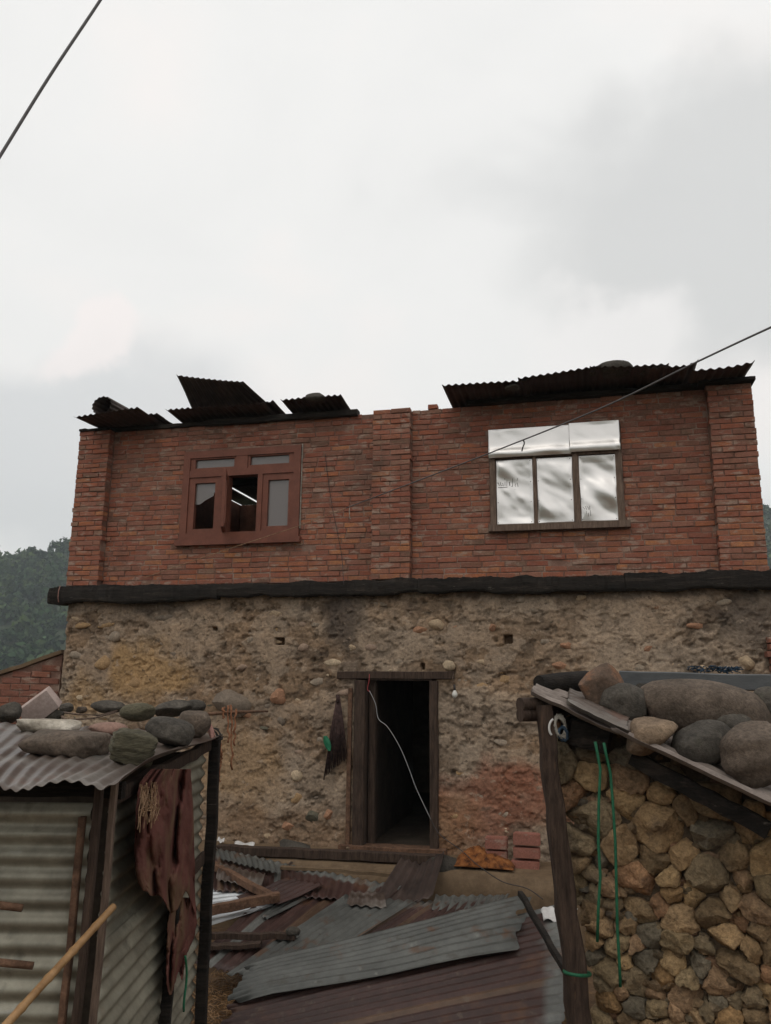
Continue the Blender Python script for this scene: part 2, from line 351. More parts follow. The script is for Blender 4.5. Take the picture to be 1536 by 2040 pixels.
M_['plinth'] = mat('mud_plinth', [(0.3, (0.11, 0.072, 0.042)), (0.7, (0.19, 0.13, 0.078))], scale=4, bump=0.5, bscale=20, fine=0.2, coord='World')
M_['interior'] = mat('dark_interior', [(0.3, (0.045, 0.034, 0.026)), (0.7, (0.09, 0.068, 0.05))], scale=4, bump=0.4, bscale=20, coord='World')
M_['reveal'] = mat('reveal_mud', [(0.3, (0.12, 0.078, 0.048)), (0.7, (0.20, 0.135, 0.085))], scale=6, bump=0.9, bscale=22, coord='World')
M_['cloth_red'] = mat('dusty_red_cloth', [(0.3, (0.085, 0.032, 0.027)), (0.7, (0.165, 0.068, 0.054))], scale=5, rough=0.95, bump=0.25, bscale=160, bdist=0.002, fine=0.12, spec=0.1, coord='World',
                      spots=[((0.16, 0.105, 0.062), 0.50, 0.14, 4.5, 0.75, (1, 1, 0.6))])
M_['cloth_orange'] = mat('orange_cloth', [(0.35, (0.06, 0.022, 0.010)), (0.52, (0.21, 0.075, 0.022)), (0.7, (0.30, 0.125, 0.042))], scale=18, rough=0.95, bump=0.4, bscale=90, bdist=0.004, fine=0.2, coord='World')
M_['bamboo'] = mat('bamboo', [(0.3, (0.23, 0.125, 0.052)), (0.7, (0.38, 0.225, 0.105))], scale=14, rough=0.5, bump=0.3, bscale=40, bdist=0.004, fine=0.2, coord='World')
M_['straw'] = mat('straw', [(0.3, (0.22, 0.13, 0.075)), (0.7, (0.40, 0.26, 0.16))], scale=30, bump=0, coord='World')
M_['chilli'] = mat('dried_strands', [(0.3, (0.16, 0.06, 0.03)), (0.7, (0.34, 0.16, 0.085))], scale=30, bump=0, coord='World')
M_['broom'] = mat('broom_bristle', [(0.3, (0.030, 0.017, 0.015)), (0.7, (0.085, 0.050, 0.044))], scale=30, bump=0, coord='World')
M_['green_plastic'] = mat('green_plastic', [(0.3, (0.012, 0.11, 0.055)), (0.7, (0.03, 0.19, 0.095))], scale=20, rough=0.4, bump=0.2, bscale=40, fine=0.1)
M_['green_rope'] = mat('green_rope', [(0.3, (0.010, 0.085, 0.042)), (0.7, (0.028, 0.145, 0.072))], scale=25, rough=0.6, bump=0.5, bscale=200, bdist=0.002, fine=0.2)
M_['white_plastic'] = mat('white_plastic', [(0.3, (0.50, 0.48, 0.46)), (0.7, (0.66, 0.64, 0.62))], scale=12, rough=0.4, bump=0.2, bscale=30, fine=0.08, spots=[((0.5, 0.45, 0.14), 0.62, 0.06, 6, 0.6)])
M_['blue_net'] = mat('blue_twine', [(0.3, (0.014, 0.026, 0.040)), (0.7, (0.05, 0.085, 0.13))], scale=30, bump=0)
M_['pale_twine'] = mat('pale_twine', [(0.3, (0.24, 0.22, 0.18)), (0.7, (0.44, 0.41, 0.36))], scale=30, bump=0)
M_['pink_ribbon'] = mat('pink_rag', [(0.3, (0.28, 0.13, 0.105)), (0.7, (0.42, 0.24, 0.20))], scale=20, bump=0.2, bscale=60)
M_['white_wire'] = mat('white_wire', [(0.3, (0.36, 0.36, 0.36)), (0.7, (0.5, 0.5, 0.5))], scale=20, rough=0.5, bump=0, fine=0)
M_['black_wire'] = mat('black_wire', [(0.3, (0.035, 0.030, 0.029)), (0.7, (0.06, 0.05, 0.048))], scale=20, rough=0.6, bump=0, fine=0)
M_['grey_cable'] = mat('grey_cable', [(0.3, (0.10, 0.093, 0.093)), (0.7, (0.15, 0.14, 0.14))], scale=20, rough=0.6, bump=0, fine=0)
M_['red_wire'] = mat('red_wire', [(0.3, (0.32, 0.05, 0.055)), (0.7, (0.4, 0.08, 0.08))], scale=20, rough=0.5, bump=0, fine=0)
M_['grey_beam'] = mat('blue_grey_plank', [(0.3, (0.075, 0.078, 0.080)), (0.7, (0.115, 0.118, 0.120))], scale=4, stretch=(.5, 4, 4), rough=0.6, bump=0.2, bscale=30, fine=0.12)
M_['ceramic'] = mat('white_ceramic', [(0.3, (0.62, 0.60, 0.57)), (0.7, (0.70, 0.68, 0.65))], scale=8, rough=0.25, bump=0, fine=0.04, spec=0.5)
M_['ink'] = mat('ink', [(0.3, (0.06, 0.045, 0.04)), (0.7, (0.14, 0.11, 0.10))], scale=60, bump=0, fine=0)
# polished tin plate nailed into the right-hand window
m = bpy.data.materials.new('tin_plate'); m.use_nodes = True; b_ = m.node_tree.nodes['Principled BSDF']
b_.inputs['Base Color'].default_value = (0.84, 0.81, 0.78, 1); b_.inputs['Metallic'].default_value = 1.0; b_.inputs['Roughness'].default_value = 0.36
M_['tin_plate'] = m
# dusty window glass
m = bpy.data.materials.new('dusty_glass'); m.use_nodes = True; t_ = m.node_tree; ns_ = t_.nodes; b_ = ns_['Principled BSDF']
b_.inputs['Base Color'].default_value = (0.20, 0.175, 0.165, 1); b_.inputs['Roughness'].default_value = 0.08; b_.inputs['Specular IOR Level'].default_value = 0.9
tr_ = N(ns_, 'ShaderNodeBsdfTransparent'); mx_ = N(ns_, 'ShaderNodeMixShader'); mx_.inputs[0].default_value = 0.72
t_.links.new(tr_.outputs[0], mx_.inputs[1]); t_.links.new(b_.outputs[0], mx_.inputs[2]); t_.links.new(mx_.outputs[0], ns_['Material Output'].inputs[0])
M_['glass'] = m
# bulb glass
M_['bulb'] = mat('milky_bulb', [(0.3, (0.60, 0.58, 0.53)), (0.7, (0.68, 0.66, 0.61))], scale=8, rough=0.15, bump=0, fine=0, spec=0.6)
M_['foliage'] = mat('forest_leaves', [(0.3, (0.022, 0.040, 0.017)), (0.7, (0.062, 0.098, 0.036))], scale=0.09, bump=0, fine=0.3, bscale=1.2, coord='World', tint=True, spec=0.1)
M_['bark'] = mat('bark', [(0.3, (0.045, 0.035, 0.028)), (0.7, (0.09, 0.07, 0.055))], scale=3, bump=0.5, bscale=6, coord='World')
M_['hill'] = mat('hill_undergrowth', [(0.3, (0.025, 0.036, 0.016)), (0.7, (0.055, 0.070, 0.032))], scale=0.05, bump=0.5, bscale=0.4, coord='World')

# ================================================================== ground, hills, forest
mb = MB()
gx = np.concatenate([[-2500, -900, -300, -80, -20], np.linspace(-9, 9, 61), [20, 80, 300, 900, 2500]])
gy = np.concatenate([[-2500, -900, -300, -80, -20], np.linspace(-3, 15, 61), [20, 80, 300, 900, 2500]])
GX, GY = np.meshgrid(gx, gy)
GZ = (fbm(np.stack([GX.ravel() * 0.9, GY.ravel() * 0.9, 0 * GX.ravel()], 1), 4, 3) - 0.5).reshape(GX.shape) * 0.16
GZ = np.where((np.abs(GX) > 15) | (np.abs(GY) > 17), -0.3, GZ - 0.06)
mb.grid(np.stack([GX, GY, GZ], 2))
me = mb.mesh('ground', [M_['earth'], M_['hill']], True)
for p in me.polygons:
    if abs(p.center[0]) > 13 or abs(p.center[1]) > 17: p.material_index = 1           # green land beyond the yard
o = link('ground', me); prop(o, 'brown trodden earth of the yard between the sheds', kind='structure')

def ridge(az):                                   # skyline height (m) of the hill at 430 m, by direction (degrees right of straight ahead)
    xs = [-180, -120, -60, -30, -26, -23, -18, -8, 0, 10, 20, 25, 30, 60, 120, 180]
    hs = [52, 60, 66, 60, 59, 66, 78, 84, 76, 82, 88, 92, 88, 62, 48, 52]
    return np.interp(az, xs, hs)
azs = np.linspace(-180, 180, 145); rad = np.array([240, 280, 320, 360, 400, 430, 470, 540])
prof = np.array([0.0, 0.12, 0.33, 0.58, 0.83, 0.96, 1.0, 0.85])
AZ, RD = np.meshgrid(azs, rad); HH = ridge(AZ) * prof[:, None]
px_, py_ = RD * np.sin(np.radians(AZ)), RD * np.cos(np.radians(AZ))
HH = HH + (fbm(np.stack([px_.ravel() / 60, py_.ravel() / 60, 0 * px_.ravel()], 1), 3, 5).reshape(AZ.shape) - 0.5) * 14 * (prof[:, None] > 0) - 1
def hill_z(az, r):
    i = np.interp(r, rad, np.arange(len(rad))); j = (az + 180) / 2.5
    i0 = int(min(i, len(rad) - 2)); j0 = int(min(j, 143)); a, b = i - i0, j - j0
    return (HH[i0, j0] * (1 - a) * (1 - b) + HH[i0 + 1, j0] * a * (1 - b) + HH[i0, j0 + 1] * (1 - a) * b + HH[i0 + 1, j0 + 1] * a * b)
mb = MB(); mb.grid(np.stack([px_, py_, HH], 2)[:, ::-1])
o = link('hill', mb.mesh('hill', M_['hill'], True)); prop(o, 'steep green hillside rising behind the house', kind='structure')

def np_mesh(name, V, F, C, mats, smooth=False):
    me = bpy.data.meshes.new(name); me.from_pydata(np.asarray(V).tolist(), [], np.asarray(F).tolist())
    if C is not None:
        a = me.color_attributes.new('tint', 'FLOAT_COLOR', 'POINT')
        a.data.foreach_set('color', np.concatenate([np.asarray(C, float), np.ones((len(C), 1))], axis=1).ravel())
    for m in (mats if isinstance(mats, (list, tuple)) else [mats]): me.materials.append(m)
    if smooth: me.polygons.foreach_set('use_smooth', [True] * len(me.polygons))
    me.update(); return me
def leaf_crown(c, rx, rz, n, rng, size):
    """n leaf-clump quads scattered through an uneven crown"""
    lob = rng.normal(size=(7, 3)); lob /= np.linalg.norm(lob, axis=1)[:, None]; lob[:, 2] = np.abs(lob[:, 2]) * 1.1 - 0.25
    lc = lob * 0.52; which = rng.integers(0, 7, n)
    d = rng.normal(size=(n, 3)); d /= np.linalg.norm(d, axis=1)[:, None]
    p = lc[which] + d * (0.50 * rng.random(n) ** 0.4)[:, None]
    pos = np.array(c) + p * np.array([rx, rx, rz])
    nr = d + rng.normal(size=(n, 3)) * 0.55; nr /= np.linalg.norm(nr, axis=1)[:, None]
    a = np.cross(nr, rng.normal(size=(n, 3))); a /= np.linalg.norm(a, axis=1)[:, None]; b = np.cross(nr, a)
    s = (size * (0.6 + 0.8 * rng.random(n)))[:, None]
    V = np.stack([pos - a * s - b * s * 0.2, pos - b * s * 0.7 + a * s * 0.1, pos + a * s + b * s * 0.1, pos + b * s * 0.75], 1).reshape(-1, 3)
    sh = np.clip(0.8 + 0.4 * rng.random(n), 0, 2)
    return V, np.repeat(sh, 4)
fr = np.random.default_rng(5); VV = []; CC = []
for (a0, a1, cnt) in ((-35, -8, 1050), (16, 33, 520)):
    for k in range(cnt):
        az = fr.uniform(a0, a1); r = fr.uniform(255, 470)
        z = hill_z(az, r); c = (r * math.sin(R(az)), r * math.cos(R(az)), z + 2.6)
        rx = fr.choice([1.9, 2.6, 3.3, 4.2, 5.6]); hue = fr.choice(3)
        V, s = leaf_crown(c, rx, rx * fr.uniform(0.85, 1.5), 80, fr, rx * 0.22)
        tint = np.array([(1, 1, 1), (1.25, 1.12, 0.9), (0.75, 0.86, 0.85)][hue]) * fr.uniform(0.6, 1.5)
        VV.append(V); CC.append(s[:, None] * tint)
VV = np.concatenate(VV); CC = np.concatenate(CC)
o = link('forest', np_mesh('forest', VV, np.arange(len(VV)).reshape(-1, 4), CC, M_['foliage'])); prop(o, 'hazy green forest covering the hillside', kind='stuff')

# a tree standing out on the skyline at the right-hand edge
def skyline_tree(name, label, az, r, h, seed):
    g = np.random.default_rng(seed); base = np.array([r * math.sin(R(az)), r * math.cos(R(az)), hill_z(az, r) - 1])
    t = thing(name, label, 'tree', base)
    m = MB(); top = base + np.array([0.4, 0, h * 0.75])
    m.tube([base, base + (top - base) * 0.5 + np.array([0.3, 0, 0]), top], [0.35, 0.25, 0.08], 7)
    tips = []
    for k in range(9):
        a = g.uniform(0, 6.28); s0 = base + (top - base) * g.uniform(0.35, 0.95); e = s0 + np.array([math.cos(a) * h * 0.28, math.sin(a) * h * 0.28, h * g.uniform(0.08, 0.3)])
        m.tube([s0, (s0 + e) / 2 + np.array([0, 0, -0.2]), e], [0.14, 0.09, 0.04], 5); tips.append(e)
    m.part('trunk', M_['bark'], t, smooth=True)
    V = []; C = []
    for e in tips + [top]:
        v, s = leaf_crown(e, h * 0.17, h * 0.15, 170, g, 0.34); V.append(v); C.append(s[:, None] * np.array([0.9, 1, 0.9]))
    V = np.concatenate(V) - base; C = np.concatenate(C)
    link('crown', np_mesh('crown', V, np.arange(len(V)).reshape(-1, 4), C, M_['foliage']), t)
for k, (az, r, h, lb) in enumerate([(26.05, 300, 18, 'tall thin tree on the skyline right of the house corner'), (27.6, 330, 19, 'rounded tree on the hill at the far right edge of the picture')]):
    skyline_tree('hill_tree', lb, az, r, h, 40 + k)

# ================================================================== the house
house = thing('house', 'two-storey house with red brick upper floor on a mud-plastered stone ground floor', 'house', frame=HM)
Z0, Z1, NC = 3.37, 5.345, 32
CH = (Z1 - Z0) / NC
W1 = (-2.55, -1.03, 3.90, 5.005)                  # left window opening u0 u1 z0 z1
W2 = (1.19, 2.60, 3.885, 5.02)
PIL = [(-4.00, -3.56), (-0.14, 0.31), (3.48, 3.925)]
# mortar core of the front
mb = MB(); yb = 0.0065; yd = 0.23
for (a, b, c, d) in [(-4.0, W1[0], Z0, Z1), (W1[0], W1[1], Z0, W1[2]), (W1[0], W1[1], W1[3], Z1), (W1[1], W2[0], Z0, Z1), (W2[0], W2[1], Z0, W2[2]), (W2[0], W2[1], W2[3], Z1), (W2[1], 3.925, Z0, Z1)]:
    mb.box((a, yb, c), (b, yd, d - 0.01))
for (a, b) in PIL: mb.box((a + 0.009, -0.101, Z0), (b - 0.009, yb - 0.001, Z1 - 0.012))
bw = mb.part('brick_wall', M_['mortar'], house, local=True)
BT = [(0.27, 0.092, 0.052), (0.31, 0.115, 0.058), (0.34, 0.145, 0.068), (0.22, 0.075, 0.047), (0.17, 0.082, 0.055), (0.145, 0.086, 0.060), (0.25, 0.118, 0.080), (0.20, 0.122, 0.085)]
def brick_color(u, z):
    low = 1 - (z - Z0) / (Z1 - Z0)
    w = [3, 2.5 * (0.4 + low), 2.4 * low ** 2 + 0.15, 2, 1.6 * (1.2 - low), 1.5 * (1.3 - low), 1.6, 1.1]
    c = random.choices(BT, w)[0]; k = random.uniform(1.0, 1.24)
    return tuple(q * k for q in c)
bricks = []                                       # u0, u1, z, front v, colour
def course_fill(a, b, z, v, off, skip=()):
    x = a - off
    while x < b - 0.02:
        L = random.choices([0.225, 0.215, 0.11, 0.235], [5, 3, 1.6, 2])[0]
        x0, x1 = max(x, a), min(x + L, b)
        segs = [(x0, x1)]
        for (s0, s1) in skip:
            ns2 = []
            for (p, q) in segs:
                if q <= s0 or p >= s1: ns2.append((p, q)); continue
                if p < s0: ns2.append((p, s0))
                if q > s1: ns2.append((s1, q))
            segs = ns2
        for (p, q) in segs:
            if q - p > 0.03: bricks.append((p, q, z, v + random.gauss(0, 0.0028), brick_color((p + q) / 2, z)))
        x += L + 0.011
for i in range(NC):
    z = Z0 + i * CH
    sk = [(w[0] - 0.004, w[1] + 0.004) for w in (W1, W2) if z + CH > w[2] + 0.012 and z < w[3] - 0.012]
    for (a, b) in [(-3.56, -0.14), (0.31, 3.48)]:
        if i == NC - 1 and a < 0: b2 = -0.30
        else: b2 = b
        course_fill(a, b2, z, 0.0, random.uniform(0, 0.2), sk)
    for k, (a, b) in enumerate(PIL):
        j = random.gauss(0, 0.006)
        if i % 2: cuts = [a + j, a + 0.215, b + random.gauss(0, 0.006)]
        else: cuts = [a + j, a + 0.105, b - 0.11, b + random.gauss(0, 0.006)]
        for p, q in zip(cuts[:-1], cuts[1:]): bricks.append((p + 0.005, q - 0.005, z, -0.11 + random.gauss(0, 0.003), brick_color(p, z)))
course_fill(0.49, 0.60, Z1, 0.0, 0.0)
def brick_mesh(c):
    m = MB(); h = CH - 0.011; e = 0.06; f = 0.004; D = 0.098
    vs = [(-.5, 0.004, 0), (.5, 0.004, 0), (.5, 0.004, h), (-.5, 0.004, h), (-.5 + 0.02, 0, f), (.5 - 0.02, 0, f), (.5 - 0.02, 0, h - f), (-.5 + 0.02, 0, h - f),
          (-.5, D, 0), (.5, D, 0), (.5, D, h), (-.5, D, h)]
    vs = [(x + random.uniform(-.008, .008), y + random.uniform(-.0015, .0015), z + random.uniform(-.0035, .0035)) for x, y, z in vs]
    m.add(vs, [(4, 5, 6, 7), (0, 1, 5, 4), (1, 2, 6, 5), (2, 3, 7, 6), (3, 0, 4, 7), (0, 8, 9, 1), (1, 9, 10, 2), (2, 10, 11, 3), (3, 11, 8, 0)], c)
    return m
def dist_cam(u, z): return np.linalg.norm(hw(u, 0, z) - EYE)
bricks.sort(key=lambda q: -(q[1] - q[0]) * CH / dist_cam((q[0] + q[1]) / 2, q[2]) ** 2)
variants = []
for c in BT:
    for k in (0.98, 1.12, 1.26): variants.append((tuple(q * k for q in c), brick_mesh(tuple(q * k for q in c)).mesh('brick', M_['brick'])))
for (p, q, z, v, c) in bricks[:300]:
    me = min(variants, key=lambda w: sum((x - y) ** 2 for x, y in zip(w[0], c)))[1]
    o = link('brick', me, bw, ((p + q) / 2, v, z + 0.0055)); o.scale = (q - p - 0.001, 1, 1); o.rotation_euler = (random.gauss(0, .006), random.gauss(0, .008), random.gauss(0, .006))
rest = MB()
for (p, q, z, v, c) in bricks[300:]:
    b1 = brick_mesh(c); L = q - p - 0.001; sl = random.gauss(0, .008)
    rest.add([(x * L + (p + q) / 2, y + v, w + z + 0.0055 + sl * x * L) for x, y, w in b1.v], b1.f, c)
rest.part('bricks', M_['brick'], bw, local=True, kind='stuff', label='further courses of weathered red bricks')

# ring beam between the storeys
mb = MB()
def rough_beam(m, u0, u1, v0, v1, z0f, z1f, n, amp, seed):
    P = []
    us = np.linspace(u0, u1, n); g = np.random.default_rng(seed)
    nz = fbm(np.stack([us * 3, us * 0, us * 0 + seed], 1), 6, seed, 0.62) - 0.5
    nz2 = fbm(np.stack([us * 5, us * 0 + 4, us * 0 + seed], 1), 6, seed + 9, 0.65) - 0.5
    nz3 = fbm(np.stack([us * 4, us * 0 + 8, us * 0 + seed], 1), 6, seed + 19, 0.62) - 0.5
    for i, u in enumerate(us):
        zl, zh = z0f(u) + nz[i] * amp, z1f(u) + nz2[i] * amp; vf = v0 + nz3[i] * amp
        c = 0.10 + 0.08 * nz3[i]
        P.append([(u, v1, zl), (u, vf + 0.012, zl), (u, vf, zl + (zh - zl) * c), (u, vf + nz[i] * 0.04, zl + (zh - zl) * .62), (u, vf + 0.02 + nz2[i] * .03, zh), (u, v1, zh + 0.012)])
    P = np.array(P); m.grid(P.transpose(1, 0, 2)[:, ::-1])
    for e in (0, -1): m.add(P[e], [tuple(range(6)) if e == 0 else tuple(range(6))[::-1]])
for (ua, ub, vf, zl, zh, sd_) in [(-4.13, -1.92, -0.235, 3.165, 3.345, 3), (-1.915, 0.42, -0.215, 3.205, 3.352, 5), (0.424, 2.55, -0.225, 3.20, 3.36, 8), (2.555, 3.98, -0.21, 3.19, 3.372, 13)]:
    rough_beam(mb, ua, ub, vf, 0.0, lambda u: zl + 0.012 * math.sin(u * 2.3), lambda u: zh + 0.010 * math.sin(u * 1.7 + 1), int((ub - ua) * 75), 0.10, sd_)
beam_p = mb.part('ring_beam', M_['black_wood'], house, local=True, angle=25, label='blackened timber band between the storeys')
mb = MB(); mb.tube([(-3.985, -0.225, 3.36), (-3.98, -0.252, 3.30), (-3.98, -0.252, 3.22), (-3.985, -0.225, 3.165)], 0.005, 6)
mb.part('cord', M_['pink_ribbon'], beam_p, local=True, label='pale cord tied round the beam end')

# ---- ground-floor front: eroded mud plaster over rubble
def worley(P, seed):
    i = np.floor(P).astype(np.int64); f1 = np.full(len(P), 9.0); f2 = f1.copy(); cid = np.zeros(len(P))
    for a in (-1, 0, 1):
        for b in (-1, 0, 1):
            cx, cy = i[:, 0] + a, i[:, 1] + b
            jx = cx + 0.1 + 0.8 * _h(cx, cy, 0 * cx, seed); jy = cy + 0.1 + 0.8 * _h(cx, cy, 0 * cx + 1, seed)
            d = np.hypot(P[:, 0] - jx, P[:, 1] - jy); near = d < f1
            f2 = np.where(near, f1, np.minimum(f2, d)); cid = np.where(near, _h(cx, cy, 0 * cx + 2, seed), cid); f1 = np.minimum(f1, d)
    return f1, f2, cid
WU0, WU1, WZ0, WZ1 = -3.975, 3.97, 0.45, 3.24
nu, nz_ = 640, 226
us = np.linspace(WU0, WU1, nu); zs = np.linspace(WZ0, WZ1, nz_)
U, Zg = np.meshgrid(us, zs); u_, z_ = U.ravel(), Zg.ravel(); zero = 0 * u_
wx = fbm(np.stack([u_ * 2.5, z_ * 2.5, zero], 1), 3, 21) - 0.5; wy = fbm(np.stack([u_ * 2.5, z_ * 2.5, zero + 5], 1), 3, 22) - 0.5
f1, f2, cid = worley(np.stack([(u_ + wx * 0.22) / 0.19, (z_ + wy * 0.12) / 0.095], 1), 3)
g1, g2, gid = worley(np.stack([(u_ + wx * 0.2) / 0.07, (z_ + wy * 0.1) / 0.042], 1), 8)
cover = np.clip((fbm(np.stack([u_ * 1.5, z_ * 2.0, zero], 1), 4, 31) - 0.33) * 4.2, 0, 1)       # 1 = plaster keeps the stones hidden
edge = np.clip((f2 - f1) / 0.28, 0, 1); edge2 = np.clip((g2 - g1) / 0.3, 0, 1)
mid = fbm(np.stack([u_ * 6, z_ * 7, zero], 1), 4, 41) - 0.5; fin = fbm(np.stack([u_ * 26, z_ * 30, zero], 1), 3, 51) - 0.5
pit = np.clip(fbm(np.stack([u_ * 13, z_ * 16, zero], 1), 3, 61) - 0.60, 0, 1) * 5
h = 0.011 * (edge ** 0.6) * (1 - 0.8 * cover) * (0.5 + cid) + 0.006 * edge2 * (1 - 0.5 * cover) + mid * 0.020 + fin * 0.008 + (fbm(np.stack([u_ * 45, z_ * 60, zero], 1), 2, 151) - 0.5) * 0.008 - np.minimum(pit, 0.7) * 0.028
lay_n = fbm(np.stack([u_ * 3.0, z_ * 3.5, zero + 3], 1), 6, 131, 0.6); layer = np.clip((lay_n - 0.485) / 0.018, 0, 1)     # broken-edged plaster coat
lay2 = np.clip((fbm(np.stack([u_ * 9, z_ * 11, zero + 9], 1), 5, 141, 0.6) - 0.60) / 0.02, 0, 1)                         # chips knocked out of it
h = h * (1 - 0.45 * layer) + 0.013 * layer - 0.014 * lay2
def blob(u0, z0, ru, rz, seed=0, soft=0.5):
    d = np.hypot((u_ - u0) / ru, (z_ - z0) / rz) + (fbm(np.stack([u_ * 3.5, z_ * 3.5, zero + seed], 1), 4, 70 + seed) - 0.5) * 1.3
    return np.clip((1 - d) / soft, 0, 1)
for (pxh, pyh, a, bb) in [(558, 1278, 0.055, 0.04), (1012, 1273, 0.045, 0.048), (430, 1252, 0.03, 0.02), (842, 1328, 0.02, 0.03)]:
    hu, hz = fac(pxh, pyh, 0.1); m_ = (np.abs(u_ - hu) < a) & (np.abs(z_ - hz) < bb); h = np.where(m_, -0.22, h)
h = h - 0.05 * np.clip((u_ - 3.80) / 0.17, 0, 1) ** 2 - 0.06 * np.clip((-3.85 - u_) / 0.12, 0, 1) ** 2
base = np.array([0.295, 0.200, 0.127]); grey = np.array([0.335, 0.255, 0.185]); dark = np.array([0.145, 0.103, 0.073]); ora = np.array([0.36, 0.225, 0.105]); red = np.array([0.25, 0.10, 0.06]); soot = np.array([0.075, 0.058, 0.048])
n_a = fbm(np.stack([u_ * 1.1, z_ * 1.6, zero], 1), 5, 81); n_b = fbm(np.stack([u_ * 2.8, z_ * 5.0, zero], 1), 5, 91)
C = base + (grey - base) * np.clip((n_a - 0.42) * 5, 0, 1)[:, None]
C = C + (dark - C) * (np.clip((n_b - 0.52) * 5, 0, 1) * 0.75)[:, None]
C = C * (0.82 + 0.40 * cid * (1 - cover) + 0.14)[:, None]
C = C * (1 - 0.35 * (1 - np.clip((f2 - f1) / 0.10, 0, 1)) * (1 - cover))[:, None] * (1 - 0.5 * np.minimum(pit, 1))[:, None]
C = C * (1 - 0.16 * (1 - layer))[:, None] * (1 - 0.30 * lay2)[:, None]; C = C + (np.array([0.33, 0.262, 0.198]) - C) * (0.45 * layer)[:, None]
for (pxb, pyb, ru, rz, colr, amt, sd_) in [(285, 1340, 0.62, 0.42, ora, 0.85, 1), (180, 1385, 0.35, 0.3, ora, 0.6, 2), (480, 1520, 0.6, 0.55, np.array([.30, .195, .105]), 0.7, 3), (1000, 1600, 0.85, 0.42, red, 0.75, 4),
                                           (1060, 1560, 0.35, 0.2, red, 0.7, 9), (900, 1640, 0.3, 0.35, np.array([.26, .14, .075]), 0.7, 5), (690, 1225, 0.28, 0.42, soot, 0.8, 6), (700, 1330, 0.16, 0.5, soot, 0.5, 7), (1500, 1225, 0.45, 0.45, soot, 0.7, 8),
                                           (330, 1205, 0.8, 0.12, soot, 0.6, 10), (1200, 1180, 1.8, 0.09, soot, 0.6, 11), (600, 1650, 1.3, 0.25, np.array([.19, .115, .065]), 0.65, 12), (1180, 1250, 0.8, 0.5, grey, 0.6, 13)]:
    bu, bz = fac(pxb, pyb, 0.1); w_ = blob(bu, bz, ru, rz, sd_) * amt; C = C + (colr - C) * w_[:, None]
C = C * 1.08
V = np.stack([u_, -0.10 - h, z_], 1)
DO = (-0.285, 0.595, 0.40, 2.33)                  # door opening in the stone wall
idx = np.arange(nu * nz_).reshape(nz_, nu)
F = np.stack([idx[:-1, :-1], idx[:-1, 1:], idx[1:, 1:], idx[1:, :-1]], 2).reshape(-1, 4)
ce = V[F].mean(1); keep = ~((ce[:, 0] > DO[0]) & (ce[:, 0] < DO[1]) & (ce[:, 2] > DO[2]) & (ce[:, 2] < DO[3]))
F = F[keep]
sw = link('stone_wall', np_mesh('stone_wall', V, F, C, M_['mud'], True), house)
prop(sw, 'eroded mud plaster over rubble stone')
# stones that show through the plaster
def small_rock(seed, c, sub=2, ang=0.35):
    bm = bmesh.new(); bmesh.ops.create_icosphere(bm, subdivisions=sub, radius=1.0)
    P = np.array([v.co[:] for v in bm.verts]); Fs = [tuple(v.index for v in f.verts) for f in bm.faces]; bm.free()
    g = np.random.default_rng(seed)
    for k in range(7):                            # flat facets
        n = g.normal(size=3); n /= np.linalg.norm(n); dd = g.uniform(0.55, 0.85); q = P @ n; over = np.maximum(q - dd, 0); P = P - n * over[:, None] * 0.9
    P = P * (1 + (fbm(P * 1.6 + seed * 3.1, 3, seed) - 0.5) * ang)[:, None]
    m = MB(); m.add(P, Fs, c); return m
SC = [(0.42, 0.315, 0.21), (0.46, 0.36, 0.25), (0.33, 0.18, 0.11), (0.29, 0.235, 0.18), (0.20, 0.16, 0.125), (0.30, 0.215, 0.16), (0.12, 0.11, 0.08), (0.36, 0.235, 0.125)]
rockvar = [(k, small_rock(100 + i * 8 + k, SC[k]).mesh('stone', M_['wallstone'], angle=38)) for i in range(2) for k in range(8)]
known = [(547, 1223, 30, 14, 0), (588, 1215, 18, 8, 1), (870, 1245, 28, 22, 0), (210, 1244, 34, 12, 7), (228, 1268, 22, 18, 3), (158, 1246, 42, 10, 7), (660, 1320, 32, 14, 1), (555, 1390, 26, 28, 2),
         (465, 1400, 62, 44, 4), (957, 1367, 28, 13, 7), (893, 1325, 22, 18, 1), (1310, 1210, 32, 8, 2), (1385, 1247, 26, 12, 2), (1340, 1325, 24, 10, 0), (1290, 1292, 26, 14, 2), (1115, 1327, 24, 14, 2), (1487, 1320, 26, 24, 0),
         (590, 1590, 22, 16, 7), (572, 1646, 24, 14, 2), (620, 1627, 30, 20, 6), (655, 1622, 18, 18, 2), (590, 1545, 20, 20, 1), (1280, 1237, 30, 12, 0), (632, 1358, 22, 14, 3), (205, 1320, 30, 24, 7), (268, 1360, 26, 18, 7), (160, 1390, 18, 10, 1),
         (760, 1203, 26, 8, 3), (1040, 1195, 24, 16, 3), (1155, 1190, 20, 10, 0), (980, 1250, 14, 14, 2), (835, 1255, 30, 14, 2), (905, 1250, 30, 8, 2), (740, 1290, 24, 14, 5), (605, 1290, 18, 14, 5), (700, 1290, 16, 12, 0), (330, 1230, 36, 12, 4),
         (480, 1330, 24, 12, 5), (500, 1275, 26, 12, 3), (690, 1380, 30, 12, 5), (1060, 1215, 22, 10, 3), (1230, 1215, 30, 10, 0), (1440, 1200, 26, 10, 3), (1400, 1330, 22, 10, 0), (1270, 1330, 24, 12, 3), (960, 1320, 20, 12, 0), (780, 1335, 16, 10, 1),
         (560, 1435, 14, 18, 4), (930, 1440, 18, 9, 3), (1000, 1480, 24, 10, 3), (920, 1540, 22, 9, 7), (960, 1635, 34, 8, 7), (905, 1625, 24, 10, 7), (1010, 1655, 18, 8, 1), (150, 1305, 26, 12, 3), (300, 1300, 18, 14, 7), (630, 1245, 24, 10, 3)]
placed = []
